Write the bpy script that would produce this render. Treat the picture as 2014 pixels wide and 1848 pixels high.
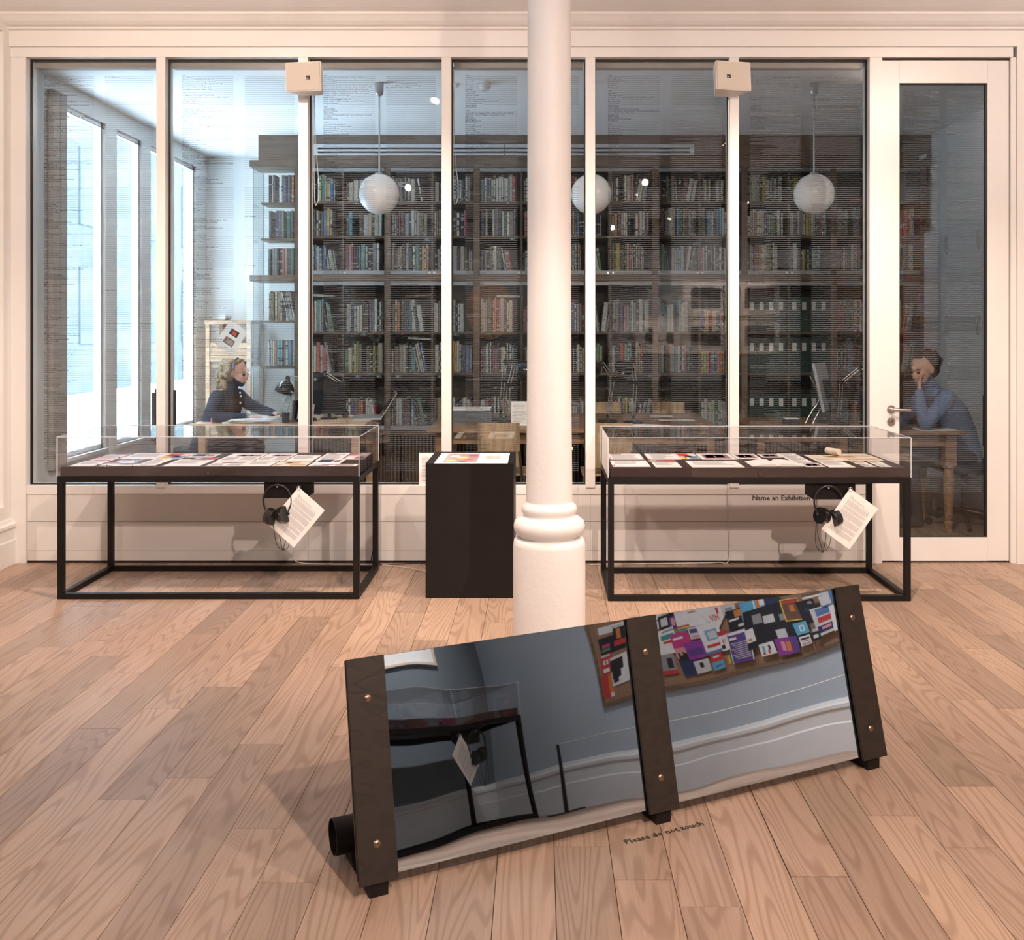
import bpy, bmesh, math, random
from mathutils import Vector, Matrix, Euler
for o in list(bpy.data.objects): bpy.data.objects.remove(o)
SC = bpy.context.scene
COL = SC.collection
R = math.radians
rnd = random.Random(7)

# ------------------------------------------------------------------ camera
# metres; x = right, y = depth into the picture, z = up.  f = 1950 px on a 2014 px wide frame
EYE = 1.515
cam_d = bpy.data.cameras.new('camera')
cam = bpy.data.objects.new('camera', cam_d)
COL.objects.link(cam)
cam.location = (0, 0, EYE)
cam.rotation_euler = (R(90), 0, 0)
cam_d.sensor_fit = 'HORIZONTAL'
cam_d.sensor_width = 36
cam_d.lens = 36 * 1950 / 2014
cam_d.shift_x = (1007 - 1060) / 2014
cam_d.shift_y = -276 / 2014
cam_d.clip_start = 0.05
SC.camera = cam

# ------------------------------------------------------------------ sky, exposure
W = bpy.data.worlds.new('overcast_sky')
SC.world = W
W.use_nodes = True
wb = W.node_tree.nodes['Background']
wb.inputs[0].default_value = (0.66, 0.83, 1.0, 1)
wb.inputs[1].default_value = 33.0
SC.view_settings.view_transform = 'Standard'
SC.view_settings.look = 'None'
SC.view_settings.gamma = 1
SC.view_settings.exposure = 0.0
SC.view_settings.use_curve_mapping = False
SC.cycles.transparent_max_bounces = 32
SC.cycles.sample_clamp_indirect = 0.0
SC.cycles.max_bounces = 8
SC.cycles.diffuse_bounces = 4
SC.cycles.glossy_bounces = 4
SC.cycles.caustics_reflective = False
SC.cycles.caustics_refractive = False

WARM = (1.0, 0.79, 0.67)
# gallery ceiling spotlights, some reflected in glass, some added unseen: position, aim, watts, cone
SPOTS = [((-0.89, 4.45, 3.50), (-1.3, 5.9, 0.75), 345, 95),
         ((1.45, 4.35, 3.50), (1.35, 5.9, 0.75), 335, 95),
         ((1.42, -0.23, 3.50), (0.5, 3.3, 0.2), 640, 100),
         ((-1.77, -0.40, 3.45), (-0.6, 4.2, 0.3), 150, 100),
         ((0.02, 2.9, 3.50), (0.06, 4.5, 0.1), 150, 44),
         ((3.19, 3.6, 3.50), (2.3, 6.4, 2.3), 190, 120),  # added unseen spot, aimed high to brighten beam and upper wall
         ((-2.23, 3.6, 3.50), (-2.2, 6.4, 2.2), 190, 120),  # its added counterpart on the left, also brightening the upper wall
         ((2.32, 1.2, 3.50), (1.5, 2.9, 0.0), 240, 95),
         ((2.35, 0.95, 3.50), (2.35, -0.75, 1.75), 700, 56),  # added unseen spot that brightens the rear wall pictures for their reflection
         ((-0.68, 0.95, 3.50), (-0.68, -0.75, 1.8), 420, 42),  # added unseen spot that brightens the oval board behind the camera
         ((1.95, 2.5, 3.50), (3.75, 2.3, 1.5), 260, 85)]  # added unseen spot that brightens the cork board

# ------------------------------------------------------------------ helpers
def link(o, parent=None):
    COL.objects.link(o)
    if parent is not None: o.parent = parent
    return o

def tag(o, label=None, cat=None, group=None, kind=None):
    if label: o['label'] = label
    if cat: o['category'] = cat
    if group: o['group'] = group
    if kind: o['kind'] = kind
    return o

def thing(name, label, cat, loc=(0, 0, 0), rz=0.0, group=None):
    o = bpy.data.objects.new(name, None)
    o.empty_display_size = 0.05
    link(o); o.location = loc; o.rotation_euler = (0, 0, rz)
    return tag(o, label, cat, group)

def struct(name, loc=(0, 0, 0)):
    o = bpy.data.objects.new(name, None)
    o.empty_display_size = 0.05
    link(o); o.location = loc
    o['kind'] = 'structure'
    return o

def copy_tree(o, parent=None):
    c = o.copy(); link(c)
    if parent is not None: c.parent = parent
    for ch in list(o.children): copy_tree(ch, c)
    return c

class MB:
    """collects geometry; build() links it as ONE mesh object"""
    def __init__(s): s.v = []; s.f = []; s.m = []; s.M = None
    def _a(s, vs, fs, m):
        b = len(s.v)
        if s.M is not None: vs = [s.M @ Vector(v) for v in vs]
        s.v += [tuple(v) for v in vs]
        s.f += [tuple(b + i for i in f) for f in fs]
        s.m += [m] * len(fs)
        return s
    def box(s, x0, y0, z0, x1, y1, z1, m=0):
        if x0 > x1: x0, x1 = x1, x0
        if y0 > y1: y0, y1 = y1, y0
        if z0 > z1: z0, z1 = z1, z0
        return s._a([(x0,y0,z0),(x1,y0,z0),(x1,y1,z0),(x0,y1,z0),(x0,y0,z1),(x1,y0,z1),(x1,y1,z1),(x0,y1,z1)],
             [(0,3,2,1),(4,5,6,7),(0,1,5,4),(1,2,6,5),(2,3,7,6),(3,0,4,7)], m)
    def cbox(s, c, d, m=0):
        return s.box(c[0]-d[0]/2, c[1]-d[1]/2, c[2]-d[2]/2, c[0]+d[0]/2, c[1]+d[1]/2, c[2]+d[2]/2, m)
    def poly(s, pts, m=0): return s._a(pts, [tuple(range(len(pts)))], m)
    def prism(s, pts, vec, m=0):
        n = len(pts); vec = Vector(vec)
        top = [Vector(p) + vec for p in pts]
        fs = [tuple(range(n))[::-1], tuple(range(n, 2*n))] + [(i, (i+1) % n, n+(i+1) % n, n+i) for i in range(n)]
        return s._a([Vector(p) for p in pts] + top, fs, m)
    def ring_loft(s, rings, m=0, closed=True, caps=True):
        n = len(rings[0]); vs = [p for r in rings for p in r]; fs = []
        for i in range(len(rings)-1):
            for j in range(n if closed else n-1):
                k = (j+1) % n
                fs.append((i*n+j, i*n+k, (i+1)*n+k, (i+1)*n+j))
        if caps and closed:
            fs.append(tuple(range(n))[::-1]); b = (len(rings)-1)*n; fs.append(tuple(range(b, b+n)))
        return s._a(vs, fs, m)
    def tube(s, pts, r, n=8, m=0, caps=True, r_end=None):
        pts = [Vector(p) for p in pts]; rings = []
        up = Vector((0, 0, 1)); prev = None
        for i, p in enumerate(pts):
            d = (pts[min(i+1, len(pts)-1)] - pts[max(i-1, 0)])
            if d.length < 1e-9: d = Vector((0, 0, 1))
            d.normalize()
            if prev is None:
                a = d.cross(up)
                if a.length < 1e-3: a = d.cross(Vector((1, 0, 0)))
            else: a = prev - d * prev.dot(d)
            a.normalize(); prev = a; b = d.cross(a)
            rr = r if r_end is None else r + (r_end - r) * i / max(1, len(pts)-1)
            rings.append([p + (a*math.cos(2*math.pi*k/n) + b*math.sin(2*math.pi*k/n)) * rr for k in range(n)])
        return s.ring_loft(rings, m, True, caps)
    def cyl(s, p0, p1, r, n=16, m=0, r1=None): return s.tube([p0, p1], r, n, m, True, r1)
    def lathe(s, prof, n=32, c=(0, 0, 0), m=0, caps=True):
        rings = [[(c[0]+r*math.cos(2*math.pi*k/n), c[1]+r*math.sin(2*math.pi*k/n), c[2]+z) for k in range(n)] for r, z in prof]
        return s.ring_loft(rings, m, True, caps)
    def ball(s, c, r, m=0, nu=20, nv=12, sc=(1, 1, 1)):
        prof = [(max(1e-4, math.sin(math.pi*i/nv)), -math.cos(math.pi*i/nv)) for i in range(nv+1)]
        rings = [[(c[0]+sc[0]*r*q*math.cos(2*math.pi*k/nu), c[1]+sc[1]*r*q*math.sin(2*math.pi*k/nu), c[2]+sc[2]*r*z) for k in range(nu)] for q, z in prof]
        return s.ring_loft(rings, m)
    def at(s, M): s.M = M; return s
    def build(s, name, mats, parent=None, smooth=None, loc=None, bevel=0, kind=None):
        if not isinstance(mats, (list, tuple)): mats = [mats]
        me = bpy.data.meshes.new(name)
        me.from_pydata(s.v, [], s.f)
        for mm in mats: me.materials.append(mm)
        if len(mats) > 1: me.polygons.foreach_set('material_index', s.m)
        me.update()
        bm = bmesh.new(); bm.from_mesh(me)
        bmesh.ops.recalc_face_normals(bm, faces=bm.faces)
        if bevel > 0:
            bmesh.ops.bevel(bm, geom=list(bm.edges), offset=bevel, segments=2, affect='EDGES', clamp_overlap=True)
        if smooth is not None:
            for f in bm.faces: f.smooth = True
            for e in bm.edges:
                if len(e.link_faces) == 2 and e.calc_face_angle(0) > R(smooth): e.smooth = False
        bm.to_mesh(me); bm.free()
        o = bpy.data.objects.new(name, me)
        link(o, parent)
        if loc is not None: o.location = loc
        if kind: o['kind'] = kind
        return o

def bez(pts, n=10):
    """Catmull-Rom through pts"""
    P = [Vector(p) for p in pts]; P = [P[0]*2-P[1]] + P + [P[-1]*2-P[-2]]; out = []
    for i in range(1, len(P)-2):
        for k in range(n):
            t = k/n; a, b, c, d = P[i-1], P[i], P[i+1], P[i+2]
            out.append(0.5*((2*b)+(c-a)*t+(2*a-5*b+4*c-d)*t*t+(3*b-a-3*c+d)*t**3))
    out.append(P[-2]); return out

def frame_mat(o, x, z):
    """matrix with origin o, local x, local z; y completes it"""
    x = Vector(x).normalized(); z = Vector(z).normalized(); y = z.cross(x)
    return Matrix(((x[0], y[0], z[0], o[0]), (x[1], y[1], z[1], o[1]), (x[2], y[2], z[2], o[2]), (0, 0, 0, 1)))

def at(px, py, D):
    """a point of the place seen at pixel px,py, at depth D"""
    s = 1950.0 / D
    return Vector(((px-1060)/s, D, EYE+(648-py)/s))

# ------------------------------------------------------------------ materials
def nt(name):
    m = bpy.data.materials.new(name); m.use_nodes = True
    t = m.node_tree; return m, t, t.nodes['Principled BSDF']

def mat(name, col, rough=0.5, metal=0.0, var=0.06, scale=8.0, bump=0.0, bscale=60.0, emit=0.0, spec=0.5, coat=0.0, stretch=None):
    m, t, b = nt(name)
    N, L = t.nodes, t.links
    tc = N.new('ShaderNodeTexCoord'); mp = N.new('ShaderNodeMapping')
    L.new(tc.outputs['Object'], mp.inputs['Vector'])
    if stretch: mp.inputs['Scale'].default_value = stretch
    no = N.new('ShaderNodeTexNoise'); no.inputs['Scale'].default_value = scale; no.inputs['Detail'].default_value = 4
    L.new(mp.outputs[0], no.inputs['Vector'])
    rp = N.new('ShaderNodeValToRGB')
    lo = [max(0, c*(1-var)) for c in col[:3]]; hi = [min(1, c*(1+var)) for c in col[:3]]
    rp.color_ramp.elements[0].color = (*lo, 1); rp.color_ramp.elements[1].color = (*hi, 1)
    rp.color_ramp.elements[0].position = 0.3; rp.color_ramp.elements[1].position = 0.7
    L.new(no.outputs['Fac'], rp.inputs['Fac'])
    L.new(rp.outputs[0], b.inputs['Base Color'])
    b.inputs['Roughness'].default_value = rough; b.inputs['Metallic'].default_value = metal
    b.inputs['Specular IOR Level'].default_value = spec
    b.inputs['Coat Weight'].default_value = coat
    if bump:
        n2 = N.new('ShaderNodeTexNoise'); n2.inputs['Scale'].default_value = bscale; n2.inputs['Detail'].default_value = 5
        L.new(mp.outputs[0], n2.inputs['Vector'])
        bp = N.new('ShaderNodeBump'); bp.inputs['Strength'].default_value = bump; bp.inputs['Distance'].default_value = 0.004
        L.new(n2.outputs['Fac'], bp.inputs['Height']); L.new(bp.outputs[0], b.inputs['Normal'])
    if emit:
        L.new(rp.outputs[0], b.inputs['Emission Color']); b.inputs['Emission Strength'].default_value = emit
    return m

def wood(name, dark, light, rough=0.45, freq=22, sx=7.0, sy=0.7, axis='y', pores=0.5, rand=True, tone=0.25, lo=0.0):
    """contour lines of a stretched noise make cathedral grain; runs along the given axis"""
    m, t, b = nt(name); N, L = t.nodes, t.links
    tc = N.new('ShaderNodeTexCoord'); oi = N.new('ShaderNodeObjectInfo')
    off = N.new('ShaderNodeVectorMath'); off.operation = 'ADD'
    L.new(tc.outputs['Object'], off.inputs[0])
    if rand:
        cb = N.new('ShaderNodeCombineXYZ')
        for i, k in enumerate((37.0, 91.0, 53.0)):
            mm = N.new('ShaderNodeMath'); mm.operation = 'MULTIPLY'; mm.inputs[1].default_value = k
            L.new(oi.outputs['Random'], mm.inputs[0]); L.new(mm.outputs[0], cb.inputs[i])
        L.new(cb.outputs[0], off.inputs[1])
    def stretched(a, c):
        mp = N.new('ShaderNodeMapping')
        mp.inputs['Scale'].default_value = {'y': (a, c, a), 'x': (c, a, a), 'z': (a, a, c)}[axis]
        L.new(off.outputs[0], mp.inputs['Vector']); return mp
    n1 = N.new('ShaderNodeTexNoise'); n1.inputs['Scale'].default_value = 1; n1.inputs['Detail'].default_value = 2.0
    L.new(stretched(sx, sy).outputs[0], n1.inputs['Vector'])
    mu = N.new('ShaderNodeMath'); mu.operation = 'MULTIPLY'; mu.inputs[1].default_value = freq*6.283
    L.new(n1.outputs['Fac'], mu.inputs[0])
    si = N.new('ShaderNodeMath'); si.operation = 'SINE'; L.new(mu.outputs[0], si.inputs[0])
    n2 = N.new('ShaderNodeTexNoise'); n2.inputs['Scale'].default_value = 1; n2.inputs['Detail'].default_value = 3
    L.new(stretched(190, 5).outputs[0], n2.inputs['Vector'])
    r1 = N.new('ShaderNodeMapRange'); r1.inputs[1].default_value = lo; r1.inputs[2].default_value = 1.0
    r1.inputs[3].default_value = 1.0; r1.inputs[4].default_value = 0.0
    L.new(si.outputs[0], r1.inputs[0])
    r2 = N.new('ShaderNodeMapRange'); r2.inputs[1].default_value = 0.35; r2.inputs[2].default_value = 0.6
    r2.inputs[3].default_value = 1-pores; r2.inputs[4].default_value = 1.0
    L.new(n2.outputs['Fac'], r2.inputs[0])
    pr = N.new('ShaderNodeMath'); pr.operation = 'MULTIPLY'
    L.new(r1.outputs[0], pr.inputs[0]); L.new(r2.outputs[0], pr.inputs[1])
    mx = N.new('ShaderNodeMix'); mx.data_type = 'RGBA'
    mx.inputs[6].default_value = (*dark, 1); mx.inputs[7].default_value = (*light, 1)
    L.new(pr.outputs[0], mx.inputs[0])
    # slow tone change along and between boards
    n3 = N.new('ShaderNodeTexNoise'); n3.inputs['Scale'].default_value = 1; n3.inputs['Detail'].default_value = 2
    L.new(stretched(2.5, 0.6).outputs[0], n3.inputs['Vector'])
    ad = N.new('ShaderNodeMath'); ad.operation = 'ADD'
    L.new(n3.outputs['Fac'], ad.inputs[0])
    if rand: L.new(oi.outputs['Random'], ad.inputs[1])
    else: ad.inputs[1].default_value = 0.5
    r3 = N.new('ShaderNodeMapRange'); r3.inputs[1].default_value = 0.2; r3.inputs[2].default_value = 1.6
    r3.inputs[3].default_value = 1-tone; r3.inputs[4].default_value = 1+tone*0.5
    L.new(ad.outputs[0], r3.inputs[0])
    hs = N.new('ShaderNodeHueSaturation'); L.new(r3.outputs[0], hs.inputs['Value']); L.new(mx.outputs[2], hs.inputs['Color'])
    L.new(hs.outputs[0], b.inputs['Base Color'])
    b.inputs['Roughness'].default_value = rough
    bp = N.new('ShaderNodeBump'); bp.inputs['Strength'].default_value = 0.12; bp.inputs['Distance'].default_value = 0.002
    L.new(pr.outputs[0], bp.inputs['Height']); L.new(bp.outputs[0], b.inputs['Normal'])
    return m

def clear(name, tint=(0.93, 0.97, 0.97), refl=0.042, rough=0.0):
    """clear sheet: straight-through transmission plus Fresnel (Schlick) reflection"""
    m = bpy.data.materials.new(name); m.use_nodes = True; t = m.node_tree; N, L = t.nodes, t.links
    N.remove(N['Principled BSDF'])
    lw = N.new('ShaderNodeLayerWeight'); lw.inputs[0].default_value = 0.5
    p = N.new('ShaderNodeMath'); p.operation = 'POWER'; p.inputs[1].default_value = 5; L.new(lw.outputs['Facing'], p.inputs[0])
    a = N.new('ShaderNodeMath'); a.operation = 'MULTIPLY_ADD'; a.inputs[1].default_value = 1-refl; a.inputs[2].default_value = refl
    L.new(p.outputs[0], a.inputs[0])
    tr = N.new('ShaderNodeBsdfTransparent'); tr.inputs[0].default_value = (*tint, 1)
    gl = N.new('ShaderNodeBsdfGlossy'); gl.inputs['Roughness'].default_value = rough
    no = N.new('ShaderNodeTexNoise'); no.inputs['Scale'].default_value = 0.6
    bp = N.new('ShaderNodeBump'); bp.inputs['Strength'].default_value = 0.002; bp.inputs['Distance'].default_value = 0.005
    L.new(no.outputs['Fac'], bp.inputs['Height']); L.new(bp.outputs[0], gl.inputs['Normal'])
    mx = N.new('ShaderNodeMixShader'); L.new(a.outputs[0], mx.inputs[0]); L.new(tr.outputs[0], mx.inputs[1]); L.new(gl.outputs[0], mx.inputs[2])
    L.new(mx.outputs[0], N['Material Output'].inputs[0])
    return m

M = {}
M['wall'] = mat('white_wall_paint', (0.80, 0.78, 0.75), 0.6, var=0.02, scale=1.5, bump=0.05, bscale=120)
M['gloss'] = mat('white_gloss_paint', (0.79, 0.77, 0.74), 0.32, var=0.02, scale=2, bump=0.03, bscale=40)
M['bluewall'] = mat('blue_grey_wall_paint', (0.47, 0.53, 0.59), 0.6, var=0.02, scale=1.5, bump=0.05, bscale=120)
M['greywall'] = mat('dark_blue_grey_wall_paint', (0.15, 0.18, 0.20), 0.6, var=0.03, scale=1.5, bump=0.05, bscale=120)
M['plaster'] = mat('rough_white_plaster_paint', (0.82, 0.80, 0.78), 0.5, var=0.03, scale=3, bump=0.35, bscale=45)
M['ceil'] = mat('ceiling_paint', (0.92, 0.915, 0.91), 0.7, var=0.01)
M['gap'] = mat('dark_joint', (0.035, 0.025, 0.02), 0.9)
M['oak'] = wood('oak_floor_board', (0.325, 0.212, 0.148), (0.440, 0.305, 0.220), 0.46, freq=34, sx=4.2, sy=0.36, pores=0.40, tone=0.34, lo=0.1)
M['steel'] = mat('black_powder_coated_steel', (0.007, 0.0052, 0.005), 0.5, var=0.15, bump=0.04, bscale=200, spec=0.3)
M['tray'] = mat('dark_brown_case_lining', (0.045, 0.026, 0.022), 0.5, var=0.12)
M['acryl'] = clear('clear_acrylic', (0.985, 0.985, 0.99), 0.05)
M['acedge'] = mat('acrylic_cut_edge', (0.62, 0.66, 0.70), 0.25, var=0.03)
M['glass'] = clear('window_glass', (0.945, 0.968, 0.975), 0.048)
M['dglass'] = clear('bookcase_glass', (0.94, 0.96, 0.955), 0.03)
M['brownply'] = wood('dark_stained_plywood', (0.0135, 0.0085, 0.0058), (0.0195, 0.0125, 0.0085), 0.55, freq=5, sx=14, sy=4.0, axis='x', pores=0.2, tone=0.12)
M['chrome'] = mat('brushed_steel', (0.55, 0.53, 0.50), 0.28, 1.0, var=0.05)
M['brass'] = mat('bronze_bolt', (0.30, 0.22, 0.16), 0.35, 1.0, var=0.05)
M['black'] = mat('black_plastic', (0.012, 0.012, 0.013), 0.35, var=0.1)
M['blackgl'] = mat('glossy_black_enamel', (0.010, 0.010, 0.011), 0.15, var=0.1, coat=0.6)
M['rubber'] = mat('black_cable_sheath', (0.015, 0.014, 0.014), 0.5)
M['wcable'] = mat('white_cable_sheath', (0.75, 0.73, 0.70), 0.45)
M['paper'] = mat('white_paper', (0.80, 0.79, 0.77), 0.7, var=0.02, scale=20)
M['cream'] = mat('cream_card', (0.72, 0.66, 0.54), 0.7, var=0.03)
M['ink'] = mat('black_print', (0.025, 0.025, 0.028), 0.6)
M['greyink'] = mat('grey_print', (0.28, 0.27, 0.27), 0.7)
M['vinyl'] = mat('dark_grey_vinyl_lettering', (0.030, 0.033, 0.038), 0.6)
M['vinyl2'] = mat('mid_grey_vinyl_lettering', (0.17, 0.20, 0.23), 0.6)
M['rule'] = mat('fine_grey_vinyl_rule', (0.16, 0.19, 0.22), 0.6)
M['shelfoak'] = wood('bookcase_veneer', (0.115, 0.075, 0.047), (0.165, 0.112, 0.072), 0.5, freq=8, sx=10, sy=0.9, axis='x', pores=0.25, tone=0.12)
M['shelfback'] = mat('bookcase_back_veneer', (0.075, 0.050, 0.034), 0.6, var=0.12)
M['rail'] = mat('grey_glass_clamp', (0.30, 0.32, 0.33), 0.35, var=0.04)
M['ply'] = wood('pale_plywood', (0.36, 0.24, 0.13), (0.50, 0.35, 0.20), 0.4, freq=8, sx=8, sy=0.8, axis='z', pores=0.3, tone=0.1)
M['table'] = wood('reading_table_oak', (0.22, 0.125, 0.065), (0.33, 0.20, 0.11), 0.4, freq=9, sx=7, sy=0.6, axis='x', pores=0.3, tone=0.1)
M['pine'] = wood('pale_pine', (0.50, 0.30, 0.17), (0.66, 0.44, 0.28), 0.45, freq=6, sx=8, sy=0.8, axis='x', pores=0.2, tone=0.1)
M['opal'] = mat('opal_glass_globe', (0.86, 0.87, 0.88), 0.25, var=0.01)
M['nickel'] = mat('satin_nickel', (0.45, 0.46, 0.47), 0.35, 0.9, var=0.04)
M['cork'] = mat('brown_cork', (0.33, 0.20, 0.125), 0.8, var=0.12, scale=60, bump=0.2, bscale=150)
M['corkframe'] = wood('corkboard_frame_wood', (0.17, 0.10, 0.055), (0.27, 0.17, 0.10), 0.5, freq=5, sx=10, sy=1, axis='y', pores=0.3)
M['skirt'] = mat('satin_white_woodwork', (0.78, 0.77, 0.75), 0.35, var=0.02)
M['silver'] = mat('silver_plastic', (0.45, 0.46, 0.47), 0.35, 0.4, var=0.04)
M['screen'] = mat('dark_screen', (0.015, 0.018, 0.022), 0.12, var=0.1)
M['grey'] = mat('slate_grey_card', (0.10, 0.12, 0.14), 0.6, var=0.06)
M['fabric'] = mat('black_chair_fabric', (0.020, 0.020, 0.022), 0.85, var=0.2, scale=80)
M['pave'] = mat('pale_street_paving', (0.90, 0.91, 0.92), 0.8, var=0.05)
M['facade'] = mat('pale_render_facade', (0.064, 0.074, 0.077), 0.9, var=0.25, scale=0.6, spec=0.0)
def paper_lit(name, col):
    """thin paper: part of the light passes through"""
    m, t, b = nt(name); tr = t.nodes.new('ShaderNodeBsdfTranslucent'); tr.inputs[0].default_value = (*col, 1)
    no = t.nodes.new('ShaderNodeTexNoise'); no.inputs['Scale'].default_value = 30
    rp = t.nodes.new('ShaderNodeValToRGB'); rp.color_ramp.elements[0].color = (*[c*.97 for c in col], 1); rp.color_ramp.elements[1].color = (*col, 1)
    t.links.new(no.outputs['Fac'], rp.inputs['Fac']); t.links.new(rp.outputs[0], b.inputs['Base Color']); b.inputs['Roughness'].default_value = .7
    mx = t.nodes.new('ShaderNodeMixShader'); mx.inputs[0].default_value = .7
    t.links.new(b.outputs[0], mx.inputs[1]); t.links.new(tr.outputs[0], mx.inputs[2]); t.links.new(mx.outputs[0], t.nodes['Material Output'].inputs[0])
    return m
M['thinpaper'] = paper_lit('translucent_paper', (0.93, 0.93, 0.92))
M['seal'] = mat('black_glazing_seal', (0.010, 0.010, 0.012), 0.5)
M['blind'] = mat('grey_beige_blind_fabric', (0.40, 0.36, 0.32), 0.7, var=0.03)
M['cupboard'] = mat('white_cupboard_laminate', (0.70, 0.73, 0.74), 0.4, var=0.02)
def flat(name, c, rough=0.6): 
    k = 'c_' + name
    if k not in M: M[k] = mat(name + '_print', c, rough, var=0.05, scale=30)
    return M[k]
# ------------------------------------------------------------------ lettering: every glyph is turned into a mesh once
_G = {}
def _txt(s):
    c = bpy.data.curves.new('glyph', 'FONT'); c.body = s; c.size = 1.0; c.resolution_u = 1; c.offset = 0.012
    o = bpy.data.objects.new('glyph', c)
    me = bpy.data.meshes.new_from_object(o)
    vs = [(v.co.x, v.co.y) for v in me.vertices]; fs = [tuple(p.vertices) for p in me.polygons]
    bpy.data.objects.remove(o); bpy.data.curves.remove(c); bpy.data.meshes.remove(me)
    return vs, fs
_HH = max(v[0] for v in _txt('HH')[0])
def glyph(ch):
    if ch not in _G:
        vs, fs = _txt(ch) if ch != ' ' else ([], [])
        _G[ch] = (vs, fs, max(v[0] for v in _txt('H' + ch + 'H')[0]) - _HH)
    return _G[ch]
def text_w(s, size): return sum(glyph(c)[2] for c in s) * size
def put_text(mb, s, T, size, m=0, x0=0.0, y0=0.0):
    """lay the string along T's local x, up local y; returns the end x"""
    x = x0
    for ch in s:
        vs, fs, adv = glyph(ch)
        if vs: mb._a([T @ Vector((x + v[0]*size, y0 + v[1]*size, 0)) for v in vs], fs, m)
        x += adv*size
    return x

# ------------------------------------------------------------------ gallery shell
XL, XR, YR, YF, ZC = -3.42, 3.75, -0.75, 6.42, 3.75
fl = struct('floor')
MB().box(XL-0.3, YR-0.2, -0.06, XR+0.1, YF+0.14, -0.016).build('sub_floor', M['gap'], fl)
PW = 0.163
k0 = int(math.floor((XL - 0.044) / PW)) - 1
for k in range(k0, 40):
    xa = 0.044 + PW*k; xb = xa + PW
    if xb <= XL + 0.01: continue
    if xa >= XR - 0.01: break
    xa2, xb2 = max(xa, XL), min(xb, XR)
    trap = (k == 4)
    y = YR - rnd.uniform(0, 1.2); cuts = []
    while y < YF: cuts.append(y); y += rnd.choice((0.95, 1.2, 1.45, 1.7, 1.9)) + rnd.uniform(-0.1, 0.1)
    if trap: cuts = [YR, 0.6, 1.75, 2.745, 4.05, 5.3]
    cuts = [c for c in cuts if c < YF - 0.15] + [YF + 0.06]
    for a, b in zip(cuts[:-1], cuts[1:]):
        a2 = max(a, YR); g = 0.0010
        if b - a2 < 0.1: continue
        loose = trap and abs(a - 2.745) < 0.01
        if loose: g = 0.0022
        cx, cy = (xa2+xb2)/2, (a2+b)/2
        o = MB().box(xa2-cx+g, a2-cy+g, -0.015, xb2-cx-g, b-cy-g, 0.0012 if loose else rnd.uniform(-0.0004, 0)).build('floor_board', M['oak'], fl, loc=(cx, cy, 0))

def wall_with_holes(mb, plane, lo, hi, z0, z1, t, holes):
    """plane 'x=..' wall: boxes around the openings; holes = [(a,b,za,zb)] along y"""
    x = plane; a = lo
    for (p, q, za, zb) in sorted(holes):
        mb.box(x, a, z0, x+t, p, z1); mb.box(x, p, z0, x+t, q, za); mb.box(x, p, zb, x+t, q, z1); a = q
    mb.box(x, a, z0, x+t, hi, z1)

wl = struct('wall_left')
mb = MB(); GH = [(0.4, 1.4, 0.9, 2.7)]
wall_with_holes(mb, XL, YR-0.2, 6.05, 0, ZC, -0.3, GH)
mb.box(XL, 6.335, 0, XL-0.3, YF+0.2, ZC); mb.box(XL, 6.05, 0, XL-0.3, 6.335, 0.38); mb.box(XL, 6.05, 3.42, XL-0.3, 6.335, ZC)
mb.box(XL-0.05, 6.05, 0.38, XL-0.3, 6.335, 3.42)
mb.build('plaster_wall', M['wall'], wl)
for i, h in enumerate(GH):
    w = struct('window_%d' % (20+i))
    b = MB()
    for (p, q, za, zb) in (h,):
        b.box(XL-0.12, p, za, XL-0.18, p+0.06, zb); b.box(XL-0.12, q-0.06, za, XL-0.18, q, zb)
        b.box(XL-0.12, p, za, XL-0.18, q, za+0.06); b.box(XL-0.12, p, zb-0.06, XL-0.18, q, zb); b.box(XL-0.12, p, 1.9, XL-0.18, q, 1.95)
        b.build('window_frame', M['skirt'], w)
        MB().box(XL-0.148, p+0.05, za+0.05, XL-0.152, q-0.05, zb-0.05).build('glass_pane', M['glass'], w)

def skirting(name, pts_fn, length):
    pass
# skirting profile (projection, height)
SK = [(0, 0), (0.032, 0), (0.032, 0.155), (0.026, 0.165), (0.026, 0.235), (0.036, 0.243), (0.036, 0.262), (0.018, 0.275), (0.012, 0.292), (0, 0.295)]
b = MB(); b.prism([(XL+p, YR, z) for p, z in SK], (0, YF+0.0-YR, 0)); o = b.build('baseboard_left', M['skirt']); o['kind'] = 'structure'
b = MB(); b.prism([(XR-p, YR, z) for p, z in SK], (0, YF-0.02-YR, 0)); o = b.build('baseboard_right', M['skirt']); o['kind'] = 'structure'
b = MB(); b.prism([(XL, YR+p, z) for p, z in SK], (XR-XL, 0, 0)); o = b.build('baseboard_rear', M['skirt']); o['kind'] = 'structure'
o = MB().box(XR, YR-0.2, 0, XR+0.2, YF+0.2, ZC).build('wall_right', M['bluewall']); o['kind'] = 'structure'
o = MB().box(XL-0.3, YR, 0, XR+0.2, YR-0.2, ZC).build('wall_rear', M['greywall']); o['kind'] = 'structure'
o = MB().box(XL-0.3, YR-0.2, ZC, XR+0.2, YF+0.2, ZC+0.2).build('ceiling', M['ceil']); o['kind'] = 'structure'
# cornice and beam above the glazing
PR = [(6.40, 3.343), (6.40, 3.445), (6.378, 3.450), (6.376, 3.462), (6.350, 3.468), (6.325, 3.485), (6.300, 3.512), (6.290, 3.520), (6.288, 3.532), (6.24, 3.545),
      (6.14, 3.585), (6.13, 3.60), (6.02, 3.66), (6.0, 3.75), (6.62, 3.75), (6.62, 3.343)]
o = MB().prism([(XL, y, z) for y, z in PR], (XR-XL, 0, 0)).build('trim_1', M['wall']); o['kind'] = 'structure'

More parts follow.
